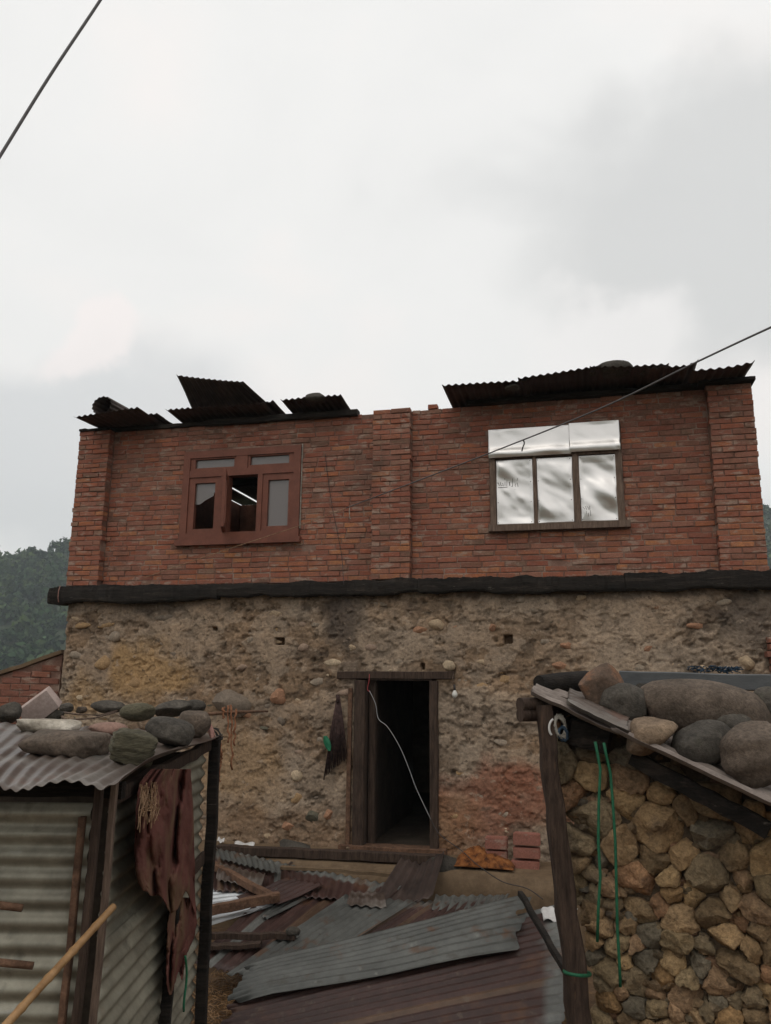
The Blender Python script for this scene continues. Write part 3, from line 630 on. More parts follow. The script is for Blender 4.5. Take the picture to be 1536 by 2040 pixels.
def put_stone(u, z, hw_, hh, k, proud):
    me = random.choice([q for kk, q in rockvar if kk == k])
    o = link('stone', me, sw, (u, -0.10 + 0.015 - proud, z)); o.scale = (hw_, min(hw_, hh) * 0.85, hh); o.rotation_euler = (random.uniform(-.15, .15), random.uniform(-.25, .25), random.uniform(-.2, .2)); placed.append((u, z))
for (px0, py0, w0, h0, k) in known:
    u, z = fac(px0, py0, 0.1); s_ = 8.7 / FPX * 1.0 * (1 - u * 0.025) * 1.05
    put_stone(u, z, w0 / 2 * s_ * 1.3, h0 / 2 * s_ * 1.25, k, 0.004)
while len(placed) < 285:
    u, z = random.uniform(-3.9, 3.9), random.uniform(0.6, 3.12)
    if DO[0] - 0.15 < u < DO[1] + 0.12 and z < DO[3] + 0.12: continue
    if any(abs(u - a) < 0.11 and abs(z - b) < 0.07 for a, b in placed): continue
    s_ = random.choice([0.022, 0.03, 0.04, 0.055]); put_stone(u, z, s_ * random.uniform(1, 1.7), s_ * random.uniform(0.55, 0.9), random.choices(range(8), [2, 1.4, 1.0, 3, 3, 2, 1, 1])[0], random.uniform(-0.016, 0.002))

# rear and side walls, floors, dark rooms
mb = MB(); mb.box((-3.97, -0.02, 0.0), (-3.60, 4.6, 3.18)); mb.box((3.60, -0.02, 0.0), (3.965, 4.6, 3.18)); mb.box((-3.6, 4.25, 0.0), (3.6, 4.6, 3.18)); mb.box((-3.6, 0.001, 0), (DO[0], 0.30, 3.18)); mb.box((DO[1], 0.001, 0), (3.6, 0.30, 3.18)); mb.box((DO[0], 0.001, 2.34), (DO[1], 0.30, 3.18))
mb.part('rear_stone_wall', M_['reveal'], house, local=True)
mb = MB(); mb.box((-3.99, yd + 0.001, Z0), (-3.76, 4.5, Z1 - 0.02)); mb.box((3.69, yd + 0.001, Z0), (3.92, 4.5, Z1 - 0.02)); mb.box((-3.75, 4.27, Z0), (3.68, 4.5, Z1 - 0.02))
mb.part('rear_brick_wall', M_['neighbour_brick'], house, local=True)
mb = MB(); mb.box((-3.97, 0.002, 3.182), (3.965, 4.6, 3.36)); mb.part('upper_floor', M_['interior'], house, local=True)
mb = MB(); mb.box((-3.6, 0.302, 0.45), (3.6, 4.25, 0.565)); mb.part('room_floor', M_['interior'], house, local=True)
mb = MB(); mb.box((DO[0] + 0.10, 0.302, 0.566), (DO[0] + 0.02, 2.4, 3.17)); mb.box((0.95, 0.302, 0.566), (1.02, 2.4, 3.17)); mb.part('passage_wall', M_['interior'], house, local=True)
# plinth / veranda ledge in front of the house
mb = MB(); us2 = np.linspace(-3.95, 3.95, 90); P = []
for (v, z) in [(-0.05, 0.575), (-0.35, 0.57), (-0.62, 0.555), (-0.70, 0.53), (-0.73, 0.40), (-0.75, 0.2), (-0.78, -0.15)]:
    nn = fbm(np.stack([us2 * 3, us2 * 0 + v * 9, us2 * 0 + z * 9], 1), 3, 4) - 0.5
    P.append(np.stack([us2, v + nn * 0.04, z + nn * 0.03], 1))
mb.grid(np.array(P)); mb.part('plinth', M_['plinth'], house, local=True, smooth=True, label='brown mud plinth along the foot of the wall')

# ---- door
door = MB(); door.box((-0.15, -0.115, 2.285), (0.55, 0.0, 2.297)); dr = door.part('door_frame', M_['dark_wood'], house, local=True)
def lb(a, b, w, h, seg=6, rough=0.002, up=(0, 1, 0)): m = MB(); m.beam(a, b, w, h, up=up, rough=rough, seg=seg); return m
for nm, a, b, w, h in [('jamb', (-0.222, -0.08, 0.56), (-0.225, -0.08, 2.285), 0.125, 0.17), ('jamb', (-0.115, 0.02, 0.56), (-0.118, 0.02, 2.285), 0.075, 0.12), ('jamb', (0.575, -0.075, 0.56), (0.575, -0.075, 2.285), 0.09, 0.16),
                       ('lintel', (-0.49, -0.05, 2.335), (0.79, -0.05, 2.345), 0.17, 0.08), ('threshold', (-0.42, -0.10, 0.585), (0.70, -0.10, 0.60), 0.20, 0.07)]:
    upv = (0, 1, 0) if nm == 'jamb' else (0, 0, 1)
    lb(a, b, w, h, up=upv).part(nm, M_['dark_wood'] if nm != 'threshold' else M_['timber'], dr, local=True, angle=45)
# plank strip left of the door
lb((-0.335, -0.135, 0.6), (-0.335, -0.13, 2.20), 0.045, 0.03).part('strip', M_['timber'], dr, local=True, angle=45)

# ---- left window
win = MB(); x0, x1, z0, z1 = W1
fw_ = 0.085
def wr(m, a, b, c, d, v0, v1): m.box((a, v0, c), (b, v1, d)); return m
m1 = MB(); wr(m1, x0, x0 + fw_, z0, z1, -0.035, 0.10); wr(m1, x1 - fw_, x1, z0, z1, -0.035, 0.10); wr(m1, x0 + fw_, x1 - fw_, z1 - fw_, z1, -0.034, 0.10); wr(m1, x0 + fw_, x1 - fw_, z0, z0 + fw_, -0.034, 0.10)
wn1 = m1.part('window', M_['red_frame'], house, local=True, label='red-brown painted wooden window with an open middle sash')
def pane_rect(pa, pb, off=0.0):                   # photograph corners -> u0,u1,z0,z1
    ym = (pa[1] + pb[1]) / 2; xm = (pa[0] + pb[0]) / 2
    return fac(pa[0], ym, off)[0], fac(pb[0], ym, off)[0], fac(xm, pb[1], off)[1], fac(xm, pa[1], off)[1]
GL = [((391, 915), (468, 932)), ((500, 908), (577, 925)), ((388, 963), (428, 1054)), ((534, 956), (575, 1048))]
rects = [pane_rect(*g, 0.0) for g in GL]
cop = pane_rect((455, 948), (513, 1060), 0.0)      # the open middle light
zt = (rects[0][2] + rects[1][2]) / 2 - 0.035       # transom underside of the small top lights
bars = [('mullion', (rects[0][1] + 0.03, rects[1][0] - 0.03, zt, z1 - fw_ - 0.001), -0.03), ('transom', (x0 + fw_ + 0.001, x1 - fw_ - 0.001, cop[3] + 0.004, zt - 0.001), -0.032),
        ('mullion', (rects[2][1] + 0.075, cop[0] - 0.002, z0 + fw_ + 0.001, cop[3] + 0.003), -0.03), ('mullion', (cop[1] + 0.002, rects[3][0] - 0.07, z0 + fw_ + 0.001, cop[3] + 0.003), -0.03)]
for nm, (a, b, c, d), v in bars:
    m1 = MB(); wr(m1, a, b, c, d, v, 0.09); m1.part(nm, M_['red_frame'], wn1, local=True)
lims = [(x0 + fw_ + .002, rects[0][1] + 0.028, zt + 0.001, z1 - fw_ - 0.002), (rects[1][0] - 0.028, x1 - fw_ - .002, zt + 0.001, z1 - fw_ - 0.002), (x0 + fw_ + .002, rects[2][1] + 0.073, z0 + fw_ + 0.002, cop[3] + 0.002), (rects[3][0] - 0.068, x1 - fw_ - .002, z0 + fw_ + 0.002, cop[3] + 0.002)]
for r_, l_ in zip(rects, lims):
    m1 = MB(); wr(m1, l_[0], r_[0], l_[2], l_[3], -0.018, 0.04); wr(m1, r_[1], l_[1], l_[2], l_[3], -0.018, 0.04); wr(m1, r_[0], r_[1], l_[2], r_[2], -0.0175, 0.04); wr(m1, r_[0], r_[1], r_[3], l_[3], -0.0175, 0.04)
    m1.part('sash', M_['red_frame'], wn1, local=True)
def glass_pane(poly, v=0.012, t=0.004):
    m = MB(); n = len(poly); m.add([(a, v, b) for a, b in poly] + [(a, v + t, b) for a, b in poly], [tuple(range(n)), tuple(range(2 * n - 1, n - 1, -1))] + [(i, (i + 1) % n, n + (i + 1) % n, n + i)[::-1] for i in range(n)]); return m
for k, r_ in enumerate(rects):
    a, b, c, d = r_[0] - .004, r_[1] + .004, r_[2] - .004, r_[3] + .004
    poly = [(a, c), (b, c), (b, d), (a, d)]
    if k == 2:                                    # the broken pane: only the upper corner of glass is left
        fr_ = [(394, 1005), (398, 1004), (406, 998), (416, 992), (424, 988), (426, 982)]
        poly = [(a, fac(390, 1004)[1])] + [(min(max(fac(x, y)[0], a + .01), b - .005), fac(x, y)[1]) for x, y in fr_] + [(b, fac(427, 975)[1]), (b, d), (a, d)]
    glass_pane(poly).part('pane', M_['glass'], wn1, local=True)
# open middle sash, swung outwards
m1 = MB(); L_ = cop[1] - cop[0]; hgt = cop[3] - cop[2]; an = R(67)
def sash_pt(s, d, z): return (cop[0] - 0.012 + s * math.cos(an) - d * math.sin(an), -0.03 - s * math.sin(an) - d * math.cos(an), z)
def sash_box(m, s0, s1, c0, c1):
    vs = [sash_pt(s, d, z) for z in (c0, c1) for s, d in ((s0, 0), (s1, 0), (s1, 0.035), (s0, 0.035))]
    m.add(vs, [(3, 2, 1, 0), (4, 5, 6, 7), (0, 1, 5, 4), (1, 2, 6, 5), (2, 3, 7, 6), (3, 0, 4, 7)])
zc = cop[2]; zd = cop[3]
sash_box(m1, 0, 0.055, zc, zd); sash_box(m1, L_ - 0.055, L_, zc, zd); sash_box(m1, 0.055, L_ - 0.055, zc, zc + 0.07); sash_box(m1, 0.055, L_ - 0.055, zd - 0.06, zd)
m1.part('sash', M_['red_frame'], wn1, local=True, label='middle sash standing open, its glass gone')
m1 = MB(); wr(m1, x0 - 0.045, x1 + 0.03, z0 - 0.065, z0 - 0.002, -0.065, 0.1); m1.part('sill', M_['red_frame'], wn1, local=True)
m1 = MB(); wr(m1, x1 + 0.006, x1 + 0.014, z0 + 0.1, z1 + 0.02, -0.02, 0.03); m1.part('filler_strip', M_['pale_twine'], wn1, local=True)

# ---- right window, boarded with tin plates
x0, x1, z0, z1 = W2
m1 = MB(); wr(m1, x0, x0 + 0.065, z0 + 0.061, z1, -0.03, 0.1); wr(m1, x1 - 0.07, x1, z0 + 0.061, z1, -0.03, 0.1); wr(m1, x0 + 0.065, x1 - 0.07, z1 - 0.06, z1, -0.03, 0.1)
wn2 = m1.part('window', M_['old_wood'], house, local=True, label='weathered wooden window boarded up with shiny tin plates')
m1 = MB(); wr(m1, x0 - 0.02, x1 + 0.05, z0 - 0.01, z0 + 0.06, -0.075, 0.1); m1.part('sill', M_['old_wood'], wn2, local=True)
PLT = [((989, 917), (1062, 1037)), ((1070, 911), (1142, 1034)), ((1155, 905), (1230, 1030))]
pr = [pane_rect(*g, 0.02) for g in PLT]
zr = max(q[3] for q in pr) + 0.005
m1 = MB(); wr(m1, x0 + 0.066, x1 - 0.071, zr, zr + 0.05, -0.035, 0.09); m1.part('transom', M_['old_wood'], wn2, local=True)
for a, b in ((0, 1), (1, 2)):
    m1 = MB(); wr(m1, pr[a][1] + 0.003, pr[b][0] - 0.003, z0 + 0.061, zr - 0.001, -0.038, 0.09); m1.part('mullion', M_['old_wood'], wn2, local=True)
m1 = MB(); wr(m1, x0 + 0.07, x1 - 0.075, z0 + 0.07, z1 - 0.07, 0.03, 0.05); m1.part('backing_board', M_['interior'], wn2, local=True)
def tin(a, b, c, d, v, seed, amp, lip=False):
    n, k = 44, 60; S, T = np.meshgrid(np.linspace(0, 1, n), np.linspace(0, 1, k))
    q = np.stack([S.ravel() * (b - a) * 3.2 + seed * 5, T.ravel() * (d - c) * 4.2 + S.ravel() * 0.9, S.ravel() * 0 + seed], 1)
    H = (fbm(q, 3, seed, 0.35) - 0.5).reshape(S.shape) * amp
    win_ = np.clip(np.minimum.reduce([S, 1 - S, T, 1 - T]) * 9, 0, 1); H = H * (0.25 + 0.75 * win_)
    if lip: H = H + 0.020 * np.exp(-((T - 0.16) / 0.16) ** 2) - 0.010 * T
    P = np.stack([a + (b - a) * S, v - H, c + (d - c) * T], 2); m = MB(); m.grid(P, 0.0012); return m, P
inkm = []
for k, q in enumerate(pr):
    a, b, c, d = q[0] - 0.003, q[1] + 0.003, z0 + 0.068, zr - 0.004
    m1, P = tin(a, b, c, d, -0.012, 3 + k, 0.072)
    tp = m1.part('tin_plate', M_['tin_plate'], wn2, local=True, smooth=True)
    mk = MB()
    def on(px, py, lift=0.0022):
        uu, zz = fac(px, py, 0.012); i = int(np.clip((zz - c) / (d - c) * 59, 0, 59)); j = int(np.clip((uu - a) / (b - a) * 43, 0, 43)); return (uu, P[i, j, 1] - lift, zz)
    if k == 0:
        for st in [[(992, 961), (995, 968)], [(997, 960), (997, 966), (1001, 967)], [(1001, 962), (1003, 968)], [(1005, 953), (1005.5, 955)], [(1006, 960), (1006, 968)], [(1010, 956), (1009.5, 968)], [(1014, 960), (1015, 967)],
                   [(1015, 960), (1016, 967)], [(1021, 953), (1021, 969), (1018, 968)], [(1027, 963), (1026, 967), (1027, 969)], [(1031, 952), (1030, 957)], [(1030, 961), (1032, 969)], [(992, 971), (1003, 971), (1011, 970)], [(1025.5, 974), (1026, 975)]]:
            mk.tube([on(*p) for p in st], 0.0024, 5)
    if k == 2:
        for st in [[(1161, 1010), (1165, 1015)], [(1166, 1009), (1169, 1016)], [(1169, 1009), (1173, 1013), (1172, 1016)], [(1175, 1008), (1175, 1016)], [(1168, 1018), (1168, 1024)], [(1176, 1017), (1177, 1028)], [(1172, 1022), (1172.5, 1029)]]:
            mk.tube([on(*p) for p in st], 0.0022, 5)
    for s_ in (0.05, 0.95):
        for t_ in (0.04, 0.35, 0.66, 0.97):
            i, j = int(t_ * 59), int(s_ * 43); p = P[i, j]; mk.box(p - np.array([.004, .003, .004]), p + np.array([.004, .0005, .004]))
    mk.part('nail_heads' if k == 1 else 'scrawl', M_['ink'], tp, local=True)
ux = fac(1135, 880, 0.05)[0]; zl0 = zr + 0.012
m1, P = tin(x0 - 0.005, ux + 0.01, zl0 - 0.005, z1 + 0.015, -0.055, 9, 0.03, True); m1.part('tin_plate', M_['tin_plate'], wn2, local=True, smooth=True)
m1, P = tin(ux - 0.005, x1 - 0.012, zl0 + 0.01, z1 + 0.03, -0.062, 14, 0.03, True); m1.part('tin_plate', M_['tin_plate'], wn2, local=True, smooth=True)

# ---- timbers on the wall head
def roof_beam(u0, u1, z, w, h, v=0.0, nm='wall_plate'):
    m = MB(); m.beam((u0, v, z), (u1, v, z + random.uniform(-.008, .008)), w, h, rough=0.003, seg=10); m.part(nm, M_['black_wood'], house, local=True, angle=45)
roof_beam(-3.60, -2.30, Z1 + 0.022, 0.12, 0.05, 0.02); roof_beam(-2.30, -0.34, Z1 + 0.018, 0.12, 0.075, 0.0); roof_beam(0.95, 3.45, Z1 + 0.024, 0.14, 0.055, 0.0); roof_beam(3.40, 3.95, Z1 + 0.02, 0.26, 0.04, -0.04, 'coping')
roof_beam(-4.0, -3.58, Z1 + 0.014, 0.2, 0.03, -0.03, 'coping')

# ================================================================== corrugated sheets
def corrugated(P00, P10, P01, P11, pitch=0.076, amp=0.0095, nl=16, thick=0.0016, wob=0.012, seed=1, bend=None, ragged=0.0, per=8, tintf=None):
    """waves run along P00->P01; the width P00->P10 crosses them"""
    P00, P10, P01, P11 = [np.array(q, float) for q in (P00, P10, P01, P11)]
    wdt = (np.linalg.norm(P10 - P00) + np.linalg.norm(P11 - P01)) / 2
    nw = max(2, round(wdt / pitch)); ns_ = nw * per + 1
    S, T = np.meshgrid(np.linspace(0, 1, ns_), np.linspace(0, 1, nl + 1))
    g = np.random.default_rng(seed)
    if ragged:
        T = T.copy(); L = np.linalg.norm(P01 - P00)
        T[-1] += (fbm(np.stack([S[-1] * nw * 0.6, S[-1] * 0, S[-1] * 0 + seed], 1), 3, seed) - 0.5) * ragged / L
        T[0] += (fbm(np.stack([S[0] * nw * 0.6, S[0] * 0 + 3, S[0] * 0 + seed], 1), 3, seed + 1) - 0.5) * ragged / L
    s, t = S[..., None], T[..., None]
    P = (P00 * (1 - s) + P10 * s) * (1 - t) + (P01 * (1 - s) + P11 * s) * t
    n = np.cross(P10 - P00, P01 - P00); n /= np.linalg.norm(n)
    if n[2] < 0: n = -n
    low = (fbm(np.stack([S.ravel() * wdt * 2.2, T.ravel() * 2.5, S.ravel() * 0 + seed], 1), 3, seed) - 0.5).reshape(S.shape) * 2 * wob
    H = np.cos(2 * math.pi * nw * S) * amp + low
    P = P + n * H[..., None]
    if bend is not None: P = P + bend(S, T)
    m = MB(); m.grid(P, thick)
    if tintf is not None:
        cc = tintf(S, T, nw, np.random.default_rng(seed + 5)).reshape(-1, 3); m.c = [tuple(q) for q in cc] * 2
    return m
def hs(u0, u1, v0, v1, z00, z10, z01, z11):        # house-aligned sheet corners, v0 = front edge
    return hw(u0, v0, z00), hw(u1, v0, z10), hw(u0, v1, z01), hw(u1, v1, z11)
GRS = 'roof sheets left on the house'
def roof_sheet(label, u0, u1, v0, v1, zf0, zf1, zb, seed, du=0.0, mat_='soot_sheet', bend=None, wob=0.012):
    q = [hw(u0 + du, v0, zf0), hw(u1 + du, v0, zf1), hw(u0, v1, zb), hw(u1, v1, zb)]
    return corrugated(*q, seed=seed, bend=bend, wob=wob).top('roof_sheet', M_[mat_], label, 'roof sheet', GRS, smooth=True)
roof_sheet('short corrugated roof sheet at the left end of the eave, under a rolled sheet', -3.78, -2.92, -0.56, 0.40, 5.375, 5.43, 5.415, 2)
roof_sheet('narrow bent roof sheet just right of the rolled-up sheet', -3.22, -2.82, -0.12, 0.42, 5.52, 5.50, 5.43, 3, du=-0.1, wob=0.03)
roof_sheet('wide low corrugated roof sheet under the lifted one', -2.70, -1.42, -0.30, 0.42, 5.475, 5.47, 5.42, 4)
def lift(S, T):
    k = (1 - T); return np.stack([0 * S, 0 * S, 0.05 * k * (S - 0.2) ** 2], 2)
roof_sheet('corrugated roof sheet lifted steeply by the wind, pointing up', -2.56, -1.68, -0.34, 0.30, 5.90, 5.70, 5.455, 5, bend=lambda S, T: lift(S, T) + np.stack([0.30 * T * S, 0 * S, 0 * S], 2))
roof_sheet('torn narrow sheet right of the lifted roof sheet', -1.62, -1.30, -0.16, 0.35, 5.49, 5.54, 5.44, 6, wob=0.02, du=-0.06)
roof_sheet('small corrugated sheet weighted by one round stone near the wall middle', -1.21, -0.47, -0.30, 0.42, 5.485, 5.49, 5.415, 7, wob=0.015)
roof_sheet('first sheet of the long right-hand eave, nearest the gap', 0.74, 1.66, -0.50, 0.42, 5.425, 5.41, 5.415, 8, wob=0.012)
roof_sheet('second sheet of the right-hand eave, above the left tin plate', 1.56, 2.42, -0.52, 0.42, 5.43, 5.50, 5.435, 9, wob=0.012)
roof_sheet('third sheet of the right-hand eave, under the big stone', 2.30, 3.08, -0.52, 0.42, 5.485, 5.455, 5.44, 10, wob=0.018)
roof_sheet('fourth sheet of the right-hand eave, its corner torn up', 2.86, 3.36, -0.52, 0.42, 5.425, 5.415, 5.455, 11, wob=0.014, bend=lambda S, T: np.stack([0 * S, 0 * S, 0.05 * (1 - T) * np.clip((S - 0.8) * 5, 0, 1)], 2))
roof_sheet('last corrugated sheet of the eave, at the right corner of the house', 3.30, 3.86, -0.50, 0.42, 5.375, 5.375, 5.43, 12, bend=lambda S, T: np.stack([0.03 * (1 - T) * S, 0 * S, 0.05 * (1 - T) * S ** 3], 2))
# a sheet rolled into a tube, lying on the left end
mb = MB(); ring = []; p0 = hw(-3.52, -0.40, 5.56); p1 = hw(-3.36, 0.75, 5.53); ax = (p1 - p0) / np.linalg.norm(p1 - p0); sx = np.cross(ax, [0, 0, 1]); sx /= np.linalg.norm(sx); sy = np.cross(sx, ax)
th = np.linspace(-0.7, 2 * math.pi - 1.05, 61); P = []
for t in np.linspace(0, 1, 9):
    rr = 0.135 * (1 - 0.22 * t) + 0.008 * np.cos(th * 13) - 0.012 * (th / 6)
    P.append((p0 + (p1 - p0) * t)[None, :] + sx[None, :] * (np.cos(th) * rr * 1.1)[:, None] + sy[None, :] * (np.sin(th) * rr * 0.85)[:, None])
mb.grid(np.array(P), 0.0016); mb.top('rolled_sheet', M_['soot_sheet'], 'corrugated sheet rolled into a dark tube on the left end of the roof', 'roof sheet', smooth=True)
# the rest of the roof, behind the wall head, with the light showing through one joint
rf = MB(); rf.beam(hw(-4.0, 1.4, 5.40), hw(3.95, 1.4, 5.40), 0.09, 0.10); rf.beam(hw(-4.0, 3.0, 5.40), hw(3.95, 3.0, 5.40), 0.09, 0.10); rfo = rf.part('roof', M_['black_wood'], house)
gp = hit(468, 978, (0, 0, 5.455), np.array([0, 0, 1.0])); gu = float(np.dot(gp - HO, HE))
edges = [(-4.1, gu - 0.42), (gu - 0.40, gu - 0.035), (gu + 0.035, gu + 0.85), (gu + 0.83, -1.2), (-1.22, -0.3), (-0.32, 0.62), (0.6, 1.55), (1.53, 2.45), (2.43, 3.2), (3.18, 3.95)]
for k, (a, b) in enumerate(edges):
    z = 5.475 + 0.006 * (k % 2); m_ = corrugated(hw(a, 0.46, z), hw(b, 0.46, z), hw(a, 4.9, z - 0.01), hw(b, 4.9, z - 0.01), nl=8, per=6, seed=60 + k, wob=0.006); m_.part('sheet', M_['soot_sheet'], rfo, smooth=True)

# ================================================================== loose rocks
def rock(name, label, c, r, seed, matn, rot=(0, 0, 0), facets=5, sq=0.86, lay=0, group=None, sub=4, rough=0.22, cat='stone', fl=(0.6, 0.92)):
    bm = bmesh.new(); bmesh.ops.create_icosphere(bm, subdivisions=sub, radius=1.0)
    P = np.array([v.co[:] for v in bm.verts]); Fs = [tuple(v.index for v in f.verts) for f in bm.faces]; bm.free()
    g = np.random.default_rng(seed)
    kq = min(1.0, max(0.0, (0.9 - sq) * 2.2)); P = P * (1 - kq) + P / np.abs(P).max(1)[:, None] * 0.88 * kq
    for k in range(facets):
        n = g.normal(size=3); n /= np.linalg.norm(n); dd = g.uniform(*fl); q = P @ n; P = P - n * (np.maximum(q - dd, 0) * 0.85)[:, None]
    P = P * (1 + (fbm(P * 1.3 + seed * 1.7, 4, seed) - 0.5) * rough + (fbm(P * 5 + seed, 3, seed + 7) - 0.5) * 0.07)[:, None]
    if lay:
        P = P * (1 + 0.035 * np.sign(np.sin(P[:, 2] * lay + 3 * fbm(P * 1.1, 2, seed)))[:, None] * np.array([1, 1, 0]))
    Rm = np.array(Euler([R(q) for q in rot]).to_matrix()); P = (P * np.array(r)) @ Rm.T + np.array(c)
    m = MB(); m.add(P, Fs); return m.top(name, M_[matn], label, cat, group, angle=55 if facets > 6 else None, smooth=True)
def on_plane(pl, px, pyb, w, h, depth_ratio=0.8, sink=0.10):
    """contact point of a rock whose lower edge shows at (px, pyb), with radii from its size in the photograph"""
    p = hit(px, pyb, *pl); s = p[1] / FPX; rx, rz = w / 2 * s, h / 2 * s; ry = rx * depth_ratio
    q = p + np.array([0, ry * 0.75, 0]); n = pl[1]; zz = pl[0][2] - (n[0] * (q[0] - pl[0][0]) + n[1] * (q[1] - pl[0][1])) / n[2]
    return np.array([q[0], q[1], zz + rz * (1 - sink)]), (rx, ry, rz)
# stones weighing down the house roof
for (px, py, off, r, lb_, sd_) in [(629, 793, 0.22, (0.14, 0.12, 0.055), 'flat round stone on the small sheet near the wall middle', 1), (1224, 737, 0.33, (0.20, 0.15, 0.09), 'largest dark stone on the right-hand eave', 2), (1178, 741, 0.36, (0.05, 0.05, 0.05), 'small pebble left of the largest eave stone', 3),
                                   (1288, 741, 0.30, (0.10, 0.09, 0.04), 'flat stone right of the largest eave stone', 4), (1022, 772, 0.40, (0.09, 0.07, 0.03), 'thin slab on the first sheets of the right-hand eave', 5)]:
    u, z = fac(px, py, off); rock('roof_stone', lb_, hw(u, -off, z), r, 300 + sd_, 'rock_dark', rot=(0, 0, -14), group='stones on the house roof', sub=3)

# ================================================================== neighbouring brick walls
nbw = thing('brick_gable', 'low red brick gable wall left of the house, top sloping down', 'wall', at(60, 1420, 9.9) * np.array([1, 1, 0]))
def gable_top(x): 
    a, b = at(124, 1299, 9.9), at(0, 1342, 9.9); return a[2] + (x - a[0]) * (b[2] - a[2]) / (b[0] - a[0])
gx0, gx1 = -6.4, at(121, 1330, 9.9)[0]
mb = MB(); P = np.array([[(x, y, zz) for x, y in ((gx0, 9.91), (gx1, 9.91), (gx1, 10.1), (gx0, 10.1))] for zz in (0, 1)])
vs = [(gx0, 9.912, 0), (gx1, 9.912, 0), (gx1, 9.912, gable_top(gx1) - .03), (gx0, 9.912, gable_top(gx0) - .03)]; vs += [(a, 10.12, c) for a, b, c in vs]
mb.add(vs, [(0, 1, 2, 3), (7, 6, 5, 4), (0, 4, 5, 1), (1, 5, 6, 2), (2, 6, 7, 3), (3, 7, 4, 0)]); core = mb.part('wall', M_['mortar'], nbw)
nbm = [brick_mesh(tuple(q * k for q in c)).mesh('brick', M_['brick']) for c in [(0.22, 0.085, 0.052), (0.25, 0.10, 0.062), (0.19, 0.082, 0.058), (0.23, 0.115, 0.08)] for k in (0.9, 1.1)]
bz = 1.2; i = 0; bl = nbw.location
while bz < 2.8:
    x = gx1 - (0.01 if i % 2 else 0.125)
    while x > gx0:
        L = 0.225
        if bz + 0.075 < gable_top(x - L) and x - L > -5.9:
            o = link('brick', random.choice(nbm), core, (x - L / 2 - bl[0], 9.90 - bl[1] + random.gauss(0, .003), bz - bl[2])); o.scale = (L, 1, 1.32); o.rotation_euler = (0, R(2.0), 0)
        x -= L + 0.014
    bz += 0.077; i += 1
mb = MB(); mb.beam(np.array([gx0, 10.0, gable_top(gx0) + .005]), np.array([gx1, 10.0, gable_top(gx1) + .005]), 0.26, 0.05, rough=0.003, seg=20); mb.part('coping', M_['plinth'], nbw, smooth=False)
# rough brick pier at the right end
pr_ = thing('brick_pier', 'broken red brick pier at the right edge, against the stone wall', 'pier', hw(4.0, -0.2, 0))
bm_ = MB(); bm_.box((3.84, -0.19, 0), (4.2, 0.0, 2.75)); cr_ = bm_.part('core', M_['mortar'], pr_) if False else None
mb = MB(); mb.add([hw(u, v, z) for z in (0.0, 2.70) for u, v in ((3.86, -0.20), (4.22, -0.20), (4.22, 0.0), (3.86, 0.0))], [(3, 2, 1, 0), (4, 5, 6, 7), (0, 1, 5, 4), (1, 2, 6, 5), (2, 3, 7, 6), (3, 0, 4, 7)]); core2 = mb.part('core', M_['mortar'], pr_)
for i in range(18):
    z = 1.55 + i * 0.066; j = random.uniform(-.02, .03)
    for (a, b) in ([(3.83 + j, 4.04), (4.05, 4.24)] if i % 2 else [(3.85 + j, 3.95), (3.96, 4.20)]):
        p = hw((a + b) / 2, -0.235, z) - np.array(pr_.location); o = link('brick', nbm[random.randrange(len(nbm))], core2, p); o.scale = (b - a, 1.2, 1.1); o.rotation_euler = (random.gauss(0, .02), random.gauss(0, .02), -HA)

# ================================================================== left shed of old tin sheets
SX, SY0, SY1 = -1.06, 3.12, 4.90
A_FR, A_BR, A_FL, A_BL = at(243, 1562, 2.86), at(443, 1463, 4.95), at(-260, 1548, 2.80), at(-150, 1432, 5.05)
shed = thing('tin_shed', 'small shed of old corrugated tin with a stone-weighted roof, left foreground', 'shed', (-2.0, 4.0, 0))
def roof_n(a, b, c): n = np.cross(b - a, c - a); n /= np.linalg.norm(n); return n if n[2] > 0 else -n
LPL = (A_FR, roof_n(A_FR, A_BR, A_FL))
def lroof_bend(S, T):                              # dented eave and a curled right edge
    k = np.exp(-((T) / 0.12) ** 2)
    return np.stack([0 * S, -0.03 * k * np.sin(S * 9 + 1), k * (-0.018 * np.sin(S * 14) - 0.008) + 0.05 * np.clip((S - 0.93) / 0.07, 0, 1) * (0.5 + 0.5 * np.sin(T * 4 + 1))], 2)
corrugated(A_FL, A_FR, A_BL, A_BR, pitch=0.076, amp=0.0052, nl=26, seed=21, wob=0.014, bend=lroof_bend, ragged=0.05).part('roof_sheet', M_['roof_tin'], shed, smooth=True)
def zroof(x, y): return LPL[0][2] - (LPL[1][0] * (x - LPL[0][0]) + LPL[1][1] * (y - LPL[0][1])) / LPL[1][2]
# front: horizontal corrugations
def wall_sheet(name, a, b, z0, z1, seed, mat_='shed_tin', lift=0.0):
    a = np.array(a); b = np.array(b)
    P00, P10, P01, P11 = np.array([a[0], a[1], z0]), np.array([a[0], a[1], z1]), np.array([b[0], b[1], z0]), np.array([b[0], b[1], z1])
    return corrugated(P00, P10, P01, P11, nl=18, seed=seed, wob=0.010, amp=0.011).part(name, M_[mat_], shed, smooth=True)
wall_sheet('front_sheet', (-2.9, SY0), (-1.095, SY0), 0.02, 1.83, 22)
wall_sheet('side_sheet', (SX, SY0 + 0.10), (SX, SY1), 0.02, 1.30, 23); wall_sheet('side_sheet', (SX - 0.022, SY0 + 0.16), (SX - 0.012, SY1), 1.25, 1.85, 24)
mb = MB(); mb.box((-2.9, SY1 - 0.02, 0.0), (SX - 0.03, SY1, 1.86)); mb.part('back_wall', M_['interior'], shed)
